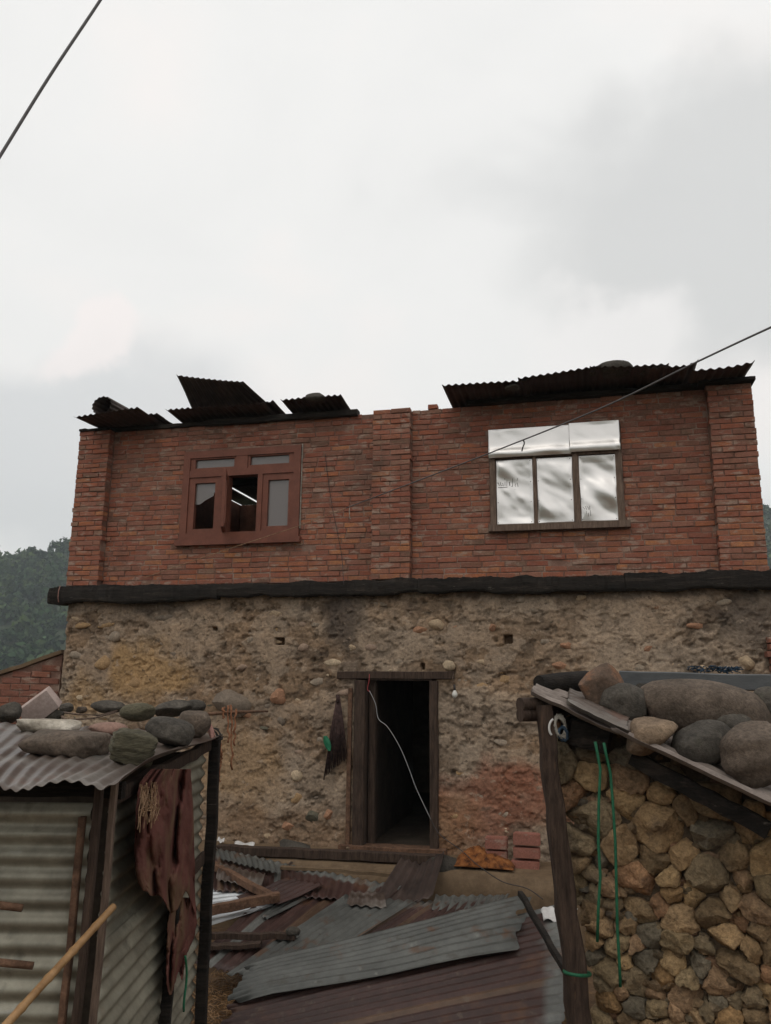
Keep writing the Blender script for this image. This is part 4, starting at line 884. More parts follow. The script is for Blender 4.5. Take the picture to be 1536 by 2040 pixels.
def post(parent, a, b, w, h, nm='post', mt='dark_wood', rough=0.004, seg=12, taper=1.0, label=None):
    m = MB(); m.beam(a, b, w, h, up=(0, 1, 0) if abs(np.array(b)[2] - np.array(a)[2]) > 0.5 else (0, 0, 1), rough=rough, seg=seg, taper=taper); return m.part(nm, M_[mt], parent, angle=45, label=label)
post(shed, (-1.085, 3.07, 0.0), (-1.055, 3.07, zroof(-1.06, 3.06) - 0.02), 0.026, 0.035, rough=.002); post(shed, (-1.135, 3.06, 0.0), (-1.105, 3.06, zroof(-1.13, 3.05) - 0.15), 0.022, 0.03, mt='timber', rough=.002)
post(shed, (-1.035, 3.10, 0.0), (-1.015, 3.12, zroof(-1.0, 3.1) - 0.03), 0.022, 0.03, mt='old_wood', rough=.002); post(shed, (SX + 0.045, SY1 + 0.02, 0.0), (SX + 0.045, SY1 + 0.02, zroof(SX, SY1) - 0.01), 0.06, 0.06, mt='black_wood', rough=.003)
post(shed, (SX + 0.012, SY0 + 0.05, zroof(SX, SY0) - 0.10), (SX + 0.012, SY1 + 0.05, zroof(SX, SY1) - 0.06), 0.04, 0.06, nm='rail', mt='dark_wood'); post(shed, (-2.9, SY0 + 0.06, zroof(-2, SY0) - 0.07), (-1.0, SY0 + 0.06, zroof(-1.0, SY0) - 0.07), 0.05, 0.06, nm='rail', mt='black_wood')
post(shed, (SX + 0.016, 4.35, 1.25), (SX + 0.016, SY1, 1.27), 0.02, 0.07, nm='rail', mt='dark_wood', rough=.002); post(shed, (SX + 0.03, 4.14, 0.0), (SX + 0.03, 4.20, 1.22), 0.05, 0.04, mt='black_wood')
# soot-blackened board behind the eave
mb = MB()
for k in range(7):
    x = -1.62 + random.uniform(-.12, .12); z = 1.72; mb.tube([(x, 3.05, z), (x + random.uniform(-.03, .03), 3.04, z - 0.1), (-1.60 + random.uniform(-.02, .02), 3.035, z - 0.19 - random.random() * .06)], 0.0022, 4)
mb.top('cobweb_twigs', M_['straw'], 'few thin dry stalks dangling under the eave of the tin shed', 'stalks')
# rocks on the tin roof
GR1 = 'stones on the tin shed roof'
for k, (px, pyb, w, h, mt, lb_, kw) in enumerate([
    (110, 1512, 172, 50, 'rock_brown', 'long flat brown stone at the front of the tin shed roof', dict(facets=4, rot=(0, 3, -4), sq=0.6, fl=(.8, 1.0))),
    (253, 1522, 92, 66, 'rock_olive', 'angular layered olive stone near the front corner of the tin roof', dict(facets=7, lay=18, rot=(10, 12, 24), fl=(0.75, 1.0), sq=0.5, rough=.14)),
    (328, 1488, 100, 56, 'rock_dark', 'smooth dark oval stone at the right side of the tin roof', dict(facets=3, rot=(0, 12, -14), sq=.78)),
    (380, 1470, 66, 58, 'rock_brown', 'rounded brown stone behind the dark oval stone', dict(facets=3)),
    (84, 1464, 122, 30, 'rock_white', 'whitish crumbling slab behind the long brown stone', dict(facets=6, rot=(0, 2, 3), rough=.34, sq=0.55, fl=(.8, 1))),
    (207, 1468, 74, 28, 'rock_red', 'flat pinkish oval stone in the middle of the tin roof', dict(facets=2)),
    (267, 1437, 70, 36, 'rock_olive', 'olive oval stone towards the back of the tin roof', dict(facets=3)),
    (207, 1421, 68, 26, 'rock_dark', 'flat grey stone at the back of the tin roof', dict(facets=5)),
    (338, 1428, 78, 32, 'rock_dark', 'long grey stone at the back right of the tin roof', dict(facets=4, rot=(0, -8, 0))),
    (384, 1420, 44, 26, 'rock_dark', 'dark rounded stone at the far right corner of the tin roof', dict(facets=2)),
    (8, 1440, 50, 42, 'rock_dark', 'dark stone cut by the left edge of the picture', dict(facets=4)),
    (128, 1420, 28, 20, 'rock_dark', 'small dark stone beside the tilted pink block', dict(facets=4)),
    (158, 1421, 24, 14, 'rock_brown', 'smallest brown stone in the back row of the tin roof', dict(facets=4))]):
    c, r = on_plane(LPL, px, min(pyb, 1509 if k == 0 else pyb), w, h); rock('roof_stone', lb_, c, r, 400 + k, mt, group=GR1, **kw)
# tilted pink block
c0 = hit(72, 1436, *LPL); s = c0[1] / FPX; mb = MB(); hx, hy, hz = 0.5 * 66 * s, 0.5 * 46 * s, 0.5 * 42 * s
Rm = np.array((Matrix.Rotation(R(34), 3, 'Y') @ Matrix.Rotation(R(-24), 3, 'X') @ Matrix.Rotation(R(18), 3, 'Z')).inverted())
vs = [np.array((x, y, z)) for x in (-hx, hx) for y in (-hy * .6, hy * .6) for z in (-hz, hz)]
bmk = bmesh.new(); bmesh.ops.create_cube(bmk, size=2); bmesh.ops.bevel(bmk, geom=bmk.edges[:], offset=0.09, segments=2, affect='EDGES', profile=0.6)
P = np.array([v.co[:] for v in bmk.verts]) * np.array([hx, hy * .7, hz]); Fs = [tuple(v.index for v in f.verts) for f in bmk.faces]; bmk.free()
Rt = np.array((Matrix.Rotation(R(-38), 3, 'Y') @ Matrix.Rotation(R(20), 3, 'X')))
P = P @ Rt.T + c0 + np.array([0, hy * .5, hx * 0.78]); P += (fbm(P * 30, 2, 3)[:, None] - 0.5) * 0.006
mb.add(P, Fs); mb.top('stone_block', M_['pink_tile'], 'pale pinkish squared block tilted on its corner', 'block', angle=40)
c, r = on_plane(LPL, 70, 1437, 50, 16); rock('roof_stone', 'dark stone wedged under the tilted pink block', c + np.array([0.03, 0.08, 0.01]), (r[0] * 1.25, r[1], r[2] * 1.6), 433, 'rock_dark', group=GR1)
# sticks on the roof
def lift_path(pts, pl, dz): return [hit(x, y, *pl) + np.array([0, 0, dz]) for x, y in pts]
for pts, lb_, r0 in [([(98, 1412), (112, 1428), (132, 1444)], 'short forked stick beside the pink block', .008), ([(100, 1424), (150, 1431), (200, 1434), (232, 1424)], 'thin bent branch lying across the back of the tin roof', .007), ([(140, 1443), (185, 1440), (228, 1428)], 'pale twig behind the pinkish oval stone', .006)]:
    mb = MB(); mb.tube(lift_path(pts, LPL, 0.03), r0, 7, noise=.15); mb.top('stick', M_['old_wood'], lb_, 'stick', 'sticks on the tin roof', smooth=True)
mb = MB(); a = at(396, 1424, 4.86); b = at(533, 1417, 5.5); mb.tube([a, a * .5 + b * .5 + np.array([0, 0, .006]), b], [0.011, 0.010, 0.007], 8, noise=.1); mb.top('long_stick', M_['timber'], 'straight stick jutting out past the right corner of the tin roof', 'stick', smooth=True)
# rag tied at the corner
mb = MB(); P = []
for t in np.linspace(0, 1, 12):
    p = at(404 + 22 * t, 1425 + 48 * t ** 1.2, 4.84 - 0.06 * t); w = 0.022 * (1 - 0.4 * t); P.append([p + np.array([w * q, 0.012 * math.sin(q * 3 + t * 7), w * 0.35 * q]) for q in np.linspace(-1, 1, 7)])
mb.grid(np.array(P), 0.002); mb.top('rag', M_['pink_ribbon'], 'pinkish rag hanging at the right corner of the tin roof', 'rag', smooth=True)
# dried strands hanging from the stick
mb = MB()
def strand(px, y0, y1, Y, n, amp):
    pts = [at(px + random.uniform(-amp, amp), y, Y) for y in np.linspace(y0, y1, n)]; mb.tube(pts, [0.004 + 0.004 * random.random() for _ in pts], 5)
for px, y0, y1 in [(455, 1405, 1480), (462, 1404, 1534), (468, 1412, 1486), (446, 1408, 1432), (441, 1480, 1520), (438, 1486, 1558)]: strand(px, y0, y1, 5.05, 14, 2.6)
mb.top('dried_strands', M_['chilli'], 'reddish dried strands hanging from the stick beside the tin shed', 'strands', smooth=True)
# wire tangle at the corner
mb = MB()
for k in range(5):
    pts = [at(430 + 12 * math.cos(a + k) + random.uniform(-3, 3), 1462 + 12 * math.sin(a * 1.3 + k), 4.84) for a in np.linspace(0, 6, 18)]; mb.tube(pts, 0.0028, 5)
mb.top('wire_tangle', M_['black_wire'], 'tangle of black wire at the roof corner of the tin shed', 'wire', smooth=True)

# red cloth on the side of the shed
def side(px, py, out): return hit(px, py, (SX + out, 0, 0), np.array([1.0, 0, 0]))
def drape(rows, out, nfold, amp, seed, ncol=84, hem=None, nrow=110):
    rows = np.array(rows, float); ys = np.linspace(rows[0, 0], rows[-1, 0], nrow); P = []
    L = np.interp(ys, rows[:, 0], rows[:, 1]); Rr = np.interp(ys, rows[:, 0], rows[:, 2])
    S, T = np.meshgrid(np.linspace(0, 1, ncol), np.linspace(0, 1, nrow)); sv, tv = S.ravel(), T.ravel()
    q = fbm(np.stack([sv * 3 + seed, tv * 1.6, 0 * sv + seed], 1), 3, seed); w1 = fbm(np.stack([sv * 9 + tv * 3, tv * 7 - sv * 4, 0 * sv], 1), 4, seed + 2) - .5; w2 = fbm(np.stack([sv * 26, tv * 20, 0 * sv], 1), 3, seed + 4) - .5
    fo = np.sin((sv + 0.6 * (q - .5)) * nfold * 6.28 + 3.4 * tv * (sv - .3) + seed) * (0.4 + 0.6 * tv) + 0.45 * np.sin((sv + .5 * q) * nfold * 11.1 + tv * 5) + 0.6 * np.sin(tv * 10 - sv * 8 + 7 * q) * (1 - tv)
    O = (out + amp * (0.9 + fo * 0.5) + amp * 1.6 * (q - .5) + w1 * amp * 0.55 + w2 * amp * .16).reshape(S.shape)
    rag = (fbm(np.stack([np.linspace(0, 1, ncol) * 22, np.zeros(ncol), np.zeros(ncol) + seed], 1), 4, seed + 6) - .5) * 11
    edg = (fbm(np.stack([np.linspace(0, 1, nrow) * 16, np.zeros(nrow), np.zeros(nrow) + seed], 1), 4, seed + 8) - .5) * 4
    for i, y in enumerate(ys):
        t = i / (nrow - 1)
        P.append([side(L[i] + edg[i] + (Rr[i] - L[i] - edg[i] * .5) * (j / (ncol - 1)), y + ((hem(j / (ncol - 1)) + rag[j]) * t ** 3 if hem else 0), O[i, j]) for j in range(ncol)])
    m = MB(); m.grid(np.array(P), 0.0025); return m
cl = thing('red_cloth', 'dusty dark red cloth hanging in folds on the side of the tin shed', 'cloth', side(330, 1900, 0.05))
drape([(1532, 300, 379), (1560, 278, 381), (1610, 270, 384), (1700, 268, 387), (1760, 272, 389), (1790, 278, 390)], 0.05, 2.6, 0.034, 5, hem=lambda s: -20 + 34 * math.sin(s * 3.0) - 22 * math.exp(-((s - .12) / .12) ** 2) + 16 * math.sin(s * 13) + 44 * max(0, s - .82) / .18).part('drape', M_['cloth_red'], cl, smooth=True)
drape([(1788, 345, 388), (1840, 334, 392), (1870, 333, 386), (1900, 332, 372), (1960, 330, 362)], 0.035, 1.5, 0.022, 9, ncol=40, hem=lambda s: 22 * math.sin(s * 6)).part('tail', M_['cloth_red'], cl, smooth=True)
mb = MB(); 
for k in range(34):
    x = random.uniform(276, 314); pts = [side(x + random.uniform(-2, 2) + (random.uniform(-10, 12)) * t, 1556 + random.uniform(0, 16) + (58 + random.uniform(-15, 30)) * t, 0.115 + 0.01 * random.random()) for t in np.linspace(0, 1, 6)]; mb.tube(pts, 0.0018, 4)
mb.top('straw_wisp', M_['straw'], 'wisp of dry straw hanging over the top of the red cloth', 'straw')
mb = MB(); mb.tube([side(369 + 3 * math.sin(t * 5), 1905 + 110 * t, 0.075) for t in np.linspace(0, 1, 10)], 0.006, 6); mb.top('green_strip', M_['green_plastic'], 'thin green plastic strip hanging below the red cloth', 'strip', smooth=True)
# bamboo pole leaning across the front
a, b = at(-18, 2075, 2.45), at(226, 1806, 3.02); mb = MB(); pts = [a + (b - a) * t for t in np.linspace(0, 1, 40)]; mb.tube(pts, [0.0125 * (1 + 0.18 * (i % 8 == 0)) for i in range(40)], 10); mb.top('bamboo_pole', M_['bamboo'], 'yellow bamboo pole leaning across the front of the tin shed', 'pole', smooth=True)
for (x0_, x1_, yy, lb_) in [(-10, 45, 1806, 'upper stick end poking out through the front of the tin shed'), (-10, 66, 1921, 'lower stick end poking in from the left edge, before the tin shed')]:
    mb = MB(); mb.tube([at(x0_, yy - 4, 2.98), at(x1_, yy + 3, 3.0)], 0.013, 8, noise=.1); mb.top('stick_end', M_['timber'], lb_, 'stick', smooth=True)

# ================================================================== right shed: dry stone wall and tin roof
RW0, RW1 = at(1108, 1500, 4.15), at(1536, 1500, 3.72); RW0[2] = RW1[2] = 0
wd = RW1 - RW0; wd /= np.linalg.norm(wd); wnm = np.array([wd[1], -wd[0], 0]);  wnm = wnm if wnm[1] < 0 else -wnm      # towards the viewer
RF0, RF1 = at(1060, 1379, 4.0), at(1560, 1622, 3.42)
gy_ = 0.28; ex, ey, ez = RF1 - RF0; gx_ = (ez - gy_ * ey) / ex
RPL = (RF0, np.array([-gx_, -gy_, 1.0]) / math.sqrt(1 + gx_ ** 2 + gy_ ** 2))
def rz(x, y): return RF0[2] + gx_ * (x - RF0[0]) + gy_ * (y - RF0[1])
rshed = thing('stone_shed', 'low shed with a dry stone wall and stone-laden tin roof, right foreground', 'shed', RW0)
WL = 1.75; BAT = 0.10                               # wall length, batter of the left end per metre
def rwp(s, z, out=0.0): return RW0 + wd * s + np.array([0, 0, z]) + wnm * out
# Voronoi-packed stones
def clip(poly, nx, ny, d):
    out = []
    for i in range(len(poly)):
        (x0, y0), (x1, y1) = poly[i], poly[(i + 1) % len(poly)]; a, b = nx * x0 + ny * y0 - d, nx * x1 + ny * y1 - d
        if a <= 0: out.append((x0, y0))
        if a * b < 0: t = a / (a - b); out.append((x0 + (x1 - x0) * t, y0 + (y1 - y0) * t))
    return out
sr = random.Random(4); pts = []
_lb = [hit(x, y, RW0, wnm) for x, y in ((1100, 1440), (1106, 1500), (1118, 1600), (1128, 1700), (1152, 1800), (1176, 1900), (1192, 2040), (1205, 2200))]
_lbz = [q[2] for q in _lb][::-1]; _lbs = [float(np.dot(q - RW0, wd)) for q in _lb][::-1]
def leftb(z): return float(np.interp(z, _lbz, _lbs)) + 0.012 * math.sin(z * 23)
def size_at(z): return 0.088 + 0.070 * min(1, max(0, (z - 0.9) / 0.8))
tries = 0
while tries < 9000:
    tries += 1; z = sr.uniform(0.55, 2.15); s = sr.uniform(leftb(z) + 0.02, WL)
    d0 = size_at(z) * sr.choice([0.5, 0.65, 0.8, 1.0, 1.15])
    if all(math.hypot((s - a) / 1.6, (z - b)) > (d0 + d1) * 0.42 for a, b, d1 in pts): pts.append((s, z, d0))
mb = MB(); mb.add([rwp(s, z, o) for z in (0, 2.2) for s, o in ((0.0, -0.035), (WL + .2, -0.035), (WL + .2, -0.4), (0.0, -0.4))], [(3, 2, 1, 0), (4, 5, 6, 7), (0, 1, 5, 4), (1, 2, 6, 5), (2, 3, 7, 6), (3, 0, 4, 7)])
core3 = MB(); lw = []
ztl, ztr = rz(*rwp(0, 0)[:2]) - 0.08, rz(*rwp(WL + .2, 0)[:2]) - 0.08
for tt in np.linspace(0, 1, 23): lw.append([rwp(leftb(max(tt * ztl, .4)) + 0.05, tt * ztl, -0.045), rwp(WL + .2, tt * ztr, -0.05)])
core3.grid(np.array(lw), 0.35); wcore = core3.part('stone_wall', M_['rubble_core'], rshed)
RC = [(0.29, 0.205, 0.125), (0.33, 0.24, 0.145), (0.25, 0.18, 0.115), (0.23, 0.185, 0.13), (0.27, 0.165, 0.105), (0.165, 0.15, 0.125), (0.25, 0.165, 0.09), (0.21, 0.155, 0.10), (0.29, 0.20, 0.135), (0.24, 0.19, 0.125), (0.19, 0.155, 0.11)]
def wall_stone(poly, z, seed, colr):
    g = np.random.default_rng(seed); P = np.array(poly); c = P.mean(0)
    n = 22; per = np.linalg.norm(np.roll(P, -1, 0) - P, axis=1); cum = np.concatenate([[0], np.cumsum(per)]); ring = []
    for k in range(n):
        q = (k + .5) / n * cum[-1]; i = np.searchsorted(cum, q) - 1; f = (q - cum[i]) / per[i]; ring.append(P[i] * (1 - f) + P[(i + 1) % len(P)] * f)
    ring = np.array(ring)
    for _ in range(1): ring = 0.25 * np.roll(ring, 1, 0) + 0.5 * ring + 0.25 * np.roll(ring, -1, 0)
    ring = ring + g.normal(0, 0.0035, ring.shape); ring = c + (ring - c) * g.uniform(1.0, 1.07); rad = np.linalg.norm(ring - c, axis=1).mean()
    tx, tz = g.normal(0, 0.22, 2); bulge = rad * g.uniform(0.22, 0.5); off = g.normal(0, 0.012)
    rows = []
    for sc, dp in [(0.90, -0.10), (1.0, -0.035), (1.0, 0.0), (0.985, 0.42), (0.93, 0.76), (0.80, 0.93), (0.50, 0.99), (0.20, 1.0)]:
        q = c + (ring - c) * sc; o_ = np.full(n, dp) if dp < 0 else dp * bulge + off + 0 * q[:, 0]
        if dp > 0.2: o_ = o_ + (q[:, 0] - c[0]) * tx * dp + (q[:, 1] - c[1]) * tz * dp
        rows.append(np.stack([q[:, 0], q[:, 1], o_], 1))
    rows = np.array(rows); flat = rows.reshape(-1, 3)
    for _ in range(4):                               # split faces
        nn = np.array([g.normal(0, .55), g.normal(0, .55), 1.0]); nn /= np.linalg.norm(nn); dd = np.dot(nn, np.array([c[0], c[1], off + bulge * 0.55])) + rad * g.uniform(0.10, 0.34); over = np.maximum(flat @ nn - dd, 0); flat = flat - nn * (over * 0.9)[:, None]
    k = fbm(flat * 16 + seed * 1.3, 3, seed) - 0.5; k2 = fbm(flat * 45 + seed, 2, seed + 3) - 0.5
    flat = flat + np.stack([0 * k, 0 * k, k * rad * 0.6 + k2 * rad * 0.3], 1) * (flat[:, 2] > -0.03)[:, None]
    m = MB(); vs = [rwp(a, b, o_) for a, b, o_ in flat] + [rwp(c[0], c[1], flat[-n:, 2].mean() + .001)]
    fs = [(i * n + j, i * n + (j + 1) % n, (i + 1) * n + (j + 1) % n, (i + 1) * n + j) for i in range(len(rows) - 1) for j in range(n)] + [((len(rows) - 1) * n + j, (len(rows) - 1) * n + (j + 1) % n, len(vs) - 1) for j in range(n)]
    m.add(vs, fs, colr); return m
for k, (s, z, d0) in enumerate(pts):
    tops = rz(*(rwp(s, 0)[:2])) - 0.05 - d0 * 0.4
    if z > tops: continue
    b = 0.24; poly = [(s - b, z - b), (s + b, z - b), (s + b, z + b), (s - b, z + b)]
    for (a2, b2, d2) in pts:
        if (a2, b2) == (s, z) or abs(a2 - s) > 0.55 or abs(b2 - z) > 0.5: continue
        dx, dz = a2 - s, b2 - z; L2 = math.hypot(dx, dz); w = d0 / (d0 + d2); px_m, pz_m = s + dx * w, z + dz * w; nx, nz2 = dx / L2, dz / L2
        poly = clip(poly, nx, nz2, nx * px_m + nz2 * pz_m + 0.001)
        if len(poly) < 3: break
    if len(poly) >= 3: poly = clip(poly, -1, 0, -(leftb(z) - 0.012))
    if len(poly) >= 3: poly = clip(poly, 0, 1, rz(*(rwp(s + 0.06, 0)[:2])) - 0.06)
    if len(poly) < 3: continue
    cc_ = RC[sr.randrange(len(RC))]; q = sr.uniform(0.75, 1.2)
    wall_stone(poly, z, 700 + k, (cc_[0] * q * 1.15, cc_[1] * q * 1.13, cc_[2] * q * 1.06)).part('stone', M_['rubble'], wcore, angle=42)
pk = MB()
for k in range(620):                                 # small packing stones and mud in the joints
    z = sr.uniform(0.55, 2.1); s = sr.uniform(leftb(z) + 0.01, WL); rr = sr.uniform(0.014, 0.034)
    if z > rz(*(rwp(s, 0)[:2])) - 0.05: continue
    b1 = small_rock(2000 + k % 40, (1, 1, 1), 1); cc_ = RC[sr.randrange(len(RC))]; q = sr.uniform(0.6, 1.0)
    pk.add([rwp(s + x * rr * 1.4, z + w * rr, -0.028 + sr.uniform(-.003, .003) + y * rr) for x, y, w in b1.v], b1.f, tuple(v * q for v in cc_))
pk.part('packing_stones', M_['rubble'], wcore, angle=42, kind='stuff', label='small stones packed into the joints')
# left post, beams
post(rshed, at(1160, 2095, 3.98), at(1083, 1405, 4.02), 0.10, 0.11, mt='dark_wood', rough=0.006, seg=16, taper=0.72, label='leaning dark wooden corner post')
for (a, b, r0) in [((1036, 1404), (1150, 1400), 0.036), ((1036, 1424), (1150, 1422), 0.034)]:
    mb = MB(); mb.tube([at(*a, 4.03), at(*b, 4.18)], r0, 14, noise=.03); mb.part('rafter_end', M_['dark_wood'], rshed, angle=50)
mb = MB(); mb.beam(at(1120, 1452, 4.08), at(1215, 1478, 3.98), 0.10, 0.12, rough=.006, seg=8); mb.part('eave_beam', M_['black_wood'], rshed, angle=45)
e0, e1 = RF0 + np.array([.06, .14, -.07]), RF1 + np.array([0, .14, -.09]); mb = MB(); mb.beam(e0 + (e1 - e0) * .45, e1, 0.05, 0.07, rough=.004, seg=10); mb.part('eave_beam', M_['black_wood'], rshed, angle=45)
# roof sheets; their side edge faces the viewer
back = np.array([0.22, 0.85, 0.0])
def up_on(p): return np.array([p[0], p[1], rz(p[0], p[1])])
def rsheet(t0, t1, dz, seed, fwd=0.0, nm='roof_sheet', mt='verge_tin', dep=0.45, dep1=0.7):
    a = RF0 + (RF1 - RF0) * t0; b = RF0 + (RF1 - RF0) * t1; o_ = np.array([0, -fwd, dz])
    ba, bb = up_on(a + back * dep), up_on(b + back * dep1)
    # corrugations follow the verge: waves along a->b
    corrugated(a + o_, ba + np.array([0, 0, dz]), b + o_, bb + np.array([0, 0, dz]), nl=22, seed=seed, wob=0.022, amp=0.012, pitch=0.085, ragged=0.05).part(nm, M_[mt], rshed, smooth=True)
rsheet(0.0, 0.40, 0.0, 31); rsheet(0.36, 1.25, 0.016, 32, 0.03, dep=.68, dep1=1.0); rsheet(0.17, 0.44, 0.03, 33, 0.01, mt='roof_tin', dep=.4, dep1=.5)
GR2 = 'stones on the stone shed roof'
def verge_y(px): return float(np.interp(px, (1060, 1560), (RF0[1], RF1[1])))
def rrock(px, py, w, h, mt, lb_, seed, back_=0.2, dr=0.8, **kw):
    """a stone centred at (px, py) in view, back_ metres behind the verge"""
    Y = verge_y(px) + back_; c = at(px, py, Y); s = Y / FPX; r = (w / 2 * s, w / 2 * s * dr, h / 2 * s)
    return rock('roof_stone', lb_, c, r, seed, mt, group=GR2, **kw)
rrock(1398, 1412, 268, 112, 'rock_brown', 'broad smooth brown boulder, biggest on the stone shed roof', 501, 0.50, facets=2, rough=.14, dr=.6, rot=(0, 6, 0))
rrock(1243, 1404, 96, 84, 'rock_dark', 'dark rounded stone with a shadowed end, left of the big boulder', 502, 0.30, facets=3)
rrock(1196, 1370, 96, 104, 'rock_rust', 'upright rust-coloured slab near the left end of the stone shed roof', 503, 0.26, facets=9, fl=(.45, .75), dr=.5, rot=(0, -22, 10))
rrock(1296, 1464, 114, 78, 'rock_tan', 'tan angular stone with a yellow spot at the roof edge', 504, 0.10, facets=8, rot=(0, -10, 15), fl=(.5, .8))
rrock(1402, 1482, 122, 86, 'rock_dark', 'dark grey stone below the big boulder', 505, 0.18, facets=3, rot=(0, -14, 0))
rrock(1508, 1500, 140, 124, 'rock_brown', 'grey-brown layered stone at the right edge of the picture', 506, 0.16, facets=5, lay=9, rot=(0, -26, 0))
rrock(1530, 1400, 60, 60, 'rock_dark', 'dark stone under the grey plank at the right edge', 507, 0.62, facets=3)
rrock(1300, 1392, 90, 70, 'rock_dark', 'dark stone propping the grey plank behind the big boulder', 508, 0.60, facets=3)
rrock(1450, 1460, 110, 90, 'rock_dark', 'dark stone wedged between the big boulder and the right-edge stone', 509, 0.42, facets=3)
mb = MB(); mb.tube([at(1074, 1364, 4.22), at(1120, 1360, 4.3), at(1172, 1356, 4.4)], [0.048, 0.056, 0.055], 14, noise=.06); mb.top('short_log', M_['black_wood'], 'short dark log at the left tip of the stone shed roof', 'log', angle=50)
a, b = at(1234, 1352, 4.38), at(1570, 1362, 4.15); mb = MB(); mb.beam(a, b, 0.11, 0.085, rough=.0015, seg=8); mb.top('grey_plank', M_['grey_beam'], 'straight blue-grey plank lying above the stones on the right roof', 'plank', angle=40)
mb = MB()
for k in range(60):
    x = random.uniform(1375, 1475); y0 = 1334 + random.uniform(-3, 6); pts_ = [at(x + random.uniform(-9, 9), y0 + random.uniform(-6, 3), 4.45 + random.uniform(-.03, .03)) for _ in range(4)]; mb.tube(pts_, 0.003, 4)
mb.top('blue_netting', M_['blue_net'], 'dark blue netting heaped behind the grey plank', 'netting', smooth=True)
c, r = on_plane(RPL, 1492, 1562, 44, 14); rock('plaster_lump', 'white lump of plaster on the edge of the right roof', c - np.array([0, .06, -.012]), (r[0], r[0] * .6, r[2] * .7), 520, 'rock_white', cat='lump', facets=4, sub=3)
# twine bundle stuffed beside the post
tb = thing('twine_bundle', 'bundle of pale and blue twine stuffed beside the leaning post', 'twine', at(1122, 1480, 4.0))
for nm, mt, n_, spread, r0 in [('pale_twine', 'pale_twine', 34, (12, 24), .0042), ('blue_twine', 'blue_net', 26, (10, 15), .0042)]:
    mb = MB()
    for k in range(n_):
        cx_, cy_ = (1116, 1448) if nm[0] == 'p' else (1122, 1462); a0 = random.uniform(0, 6.28)
        mb.tube([at(cx_ + spread[0] * math.cos(a0 + q * .8) * random.uniform(.7, 1.1), cy_ + spread[1] * math.sin(a0 + q * .9) * random.uniform(.7, 1.1), 4.0 - 0.02 * random.random()) for q in range(6)], r0, 4)
    mb.part(nm, M_[mt], tb, smooth=True)
mb = MB(); mb.tube([at(1106 + 12 * math.cos(a), 1450 + 18 * math.sin(a), 3.97) for a in np.linspace(2.2, 4.4, 14)], 0.006, 6); mb.part('white_hoop', M_['ceramic'], tb, smooth=True)
# green ropes
for pts_, lb_ in [([(1186, 1478), (1190, 1500), (1196, 1532), (1193, 1600), (1192, 1680), (1196, 1745), (1192, 1810), (1190, 1876)], 'left and shorter green rope hanging on the stone wall'), ([(1203, 1480), (1208, 1505), (1216, 1540), (1221, 1600), (1226, 1680), (1228, 1760), (1230, 1850), (1234, 1920), (1236, 1966)], 'right and longer green rope hanging on the stone wall')]:
    mb = MB(); mb.tube([at(x, y, 3.80 + 0.01 * math.sin(i)) for i, (x, y) in enumerate(pts_)], 0.0068, 8); mb.top('green_rope', M_['green_rope'], lb_, 'rope', 'green ropes on the stone wall', smooth=True)
mb = MB(); mb.tube([at(1150 + 26 * math.cos(a), 1938 + 5 * math.sin(a) + 3 * math.cos(a), 3.98 - .12 * math.sin(a)) for a in np.linspace(0, 6.28, 24)], 0.008, 6, cap=False); mb.top('green_tie', M_['green_rope'], 'green cord tied round the foot of the leaning post', 'cord', smooth=True)

# ================================================================== yard: fallen roof sheets
GF = 'fallen roof sheets in the yard'
MAR, GRY, RST = np.array([0.050, 0.025, 0.0205]), np.array([0.118, 0.118, 0.108]), np.array([0.10, 0.058, 0.036])
def stripes(pg, pr, end=0.0):
    """paint worn off along some of the corrugations, and off the far end of the sheet"""
    def f(S, T, nw, g):
        kind = g.choice(3, nw + 2, p=[1 - pg - pr, pg, pr]); W = np.round(S * nw).astype(int); base = np.stack([MAR, GRY, RST])[kind[W]]
        if end:
            e = np.clip((T - 1 + end * (0.6 + 0.8 * fbm(np.stack([S.ravel() * 14, T.ravel() * 4, 0 * S.ravel()], 1), 3, 8).reshape(S.shape))) / 0.02, 0, 1)[..., None]; base = base * (1 - e) + GRY * e
        return base * g.uniform(0.85, 1.15, nw + 2)[W][..., None]
    return f
def fallen(label, corners, seed, mt, tintf=None, ragged=0.04, wob=0.02, bend=None, name='fallen_sheet', amp=0.0095, pitch=0.076, nl=16):
    """corners: (px, py, z) in order P00, P10, P01, P11"""
    q = [at_z(x, y, z) for x, y, z in corners]
    return corrugated(*q, seed=seed, ragged=ragged, wob=wob, bend=bend, amp=amp, pitch=pitch, nl=nl, tintf=tintf).top(name, M_[mt], label, 'roof sheet', GF, smooth=True)
S1 = [(395, 2185, 0.10), (470, 1975, 0.26), (1128, 2080, 0.28), (1122, 1800, 0.50)]
_a, _b, _c = [at_z(*c) for c in S1[:3]]; _p = hit(1122, 1800, _a, roof_n(_a, _b, _c)); S1[3] = (1122, 1800, float(_p[2]))
fallen('large maroon corrugated sheet lying nearest, filling the bottom of the yard', S1, 71, 'striped', ragged=0.16, wob=0.012, tintf=stripes(.14, .12, .07), nl=40)
_q = [at_z(*c) for c in S1]; S1N = roof_n(_q[0], _q[1], _q[3]); S1P = (sum(_q) / 4, S1N)
def onto(label, px4, lift_, seed, mt, **kw):
    q = [hit(x, y, *S1P) + S1N * lift_ for x, y in px4]
    return corrugated(*q, seed=seed, ragged=kw.get('ragged', .1), wob=kw.get('wob', .014), bend=kw.get('bend')).top('fallen_sheet', M_[mt], label, 'roof sheet', GF, smooth=True)
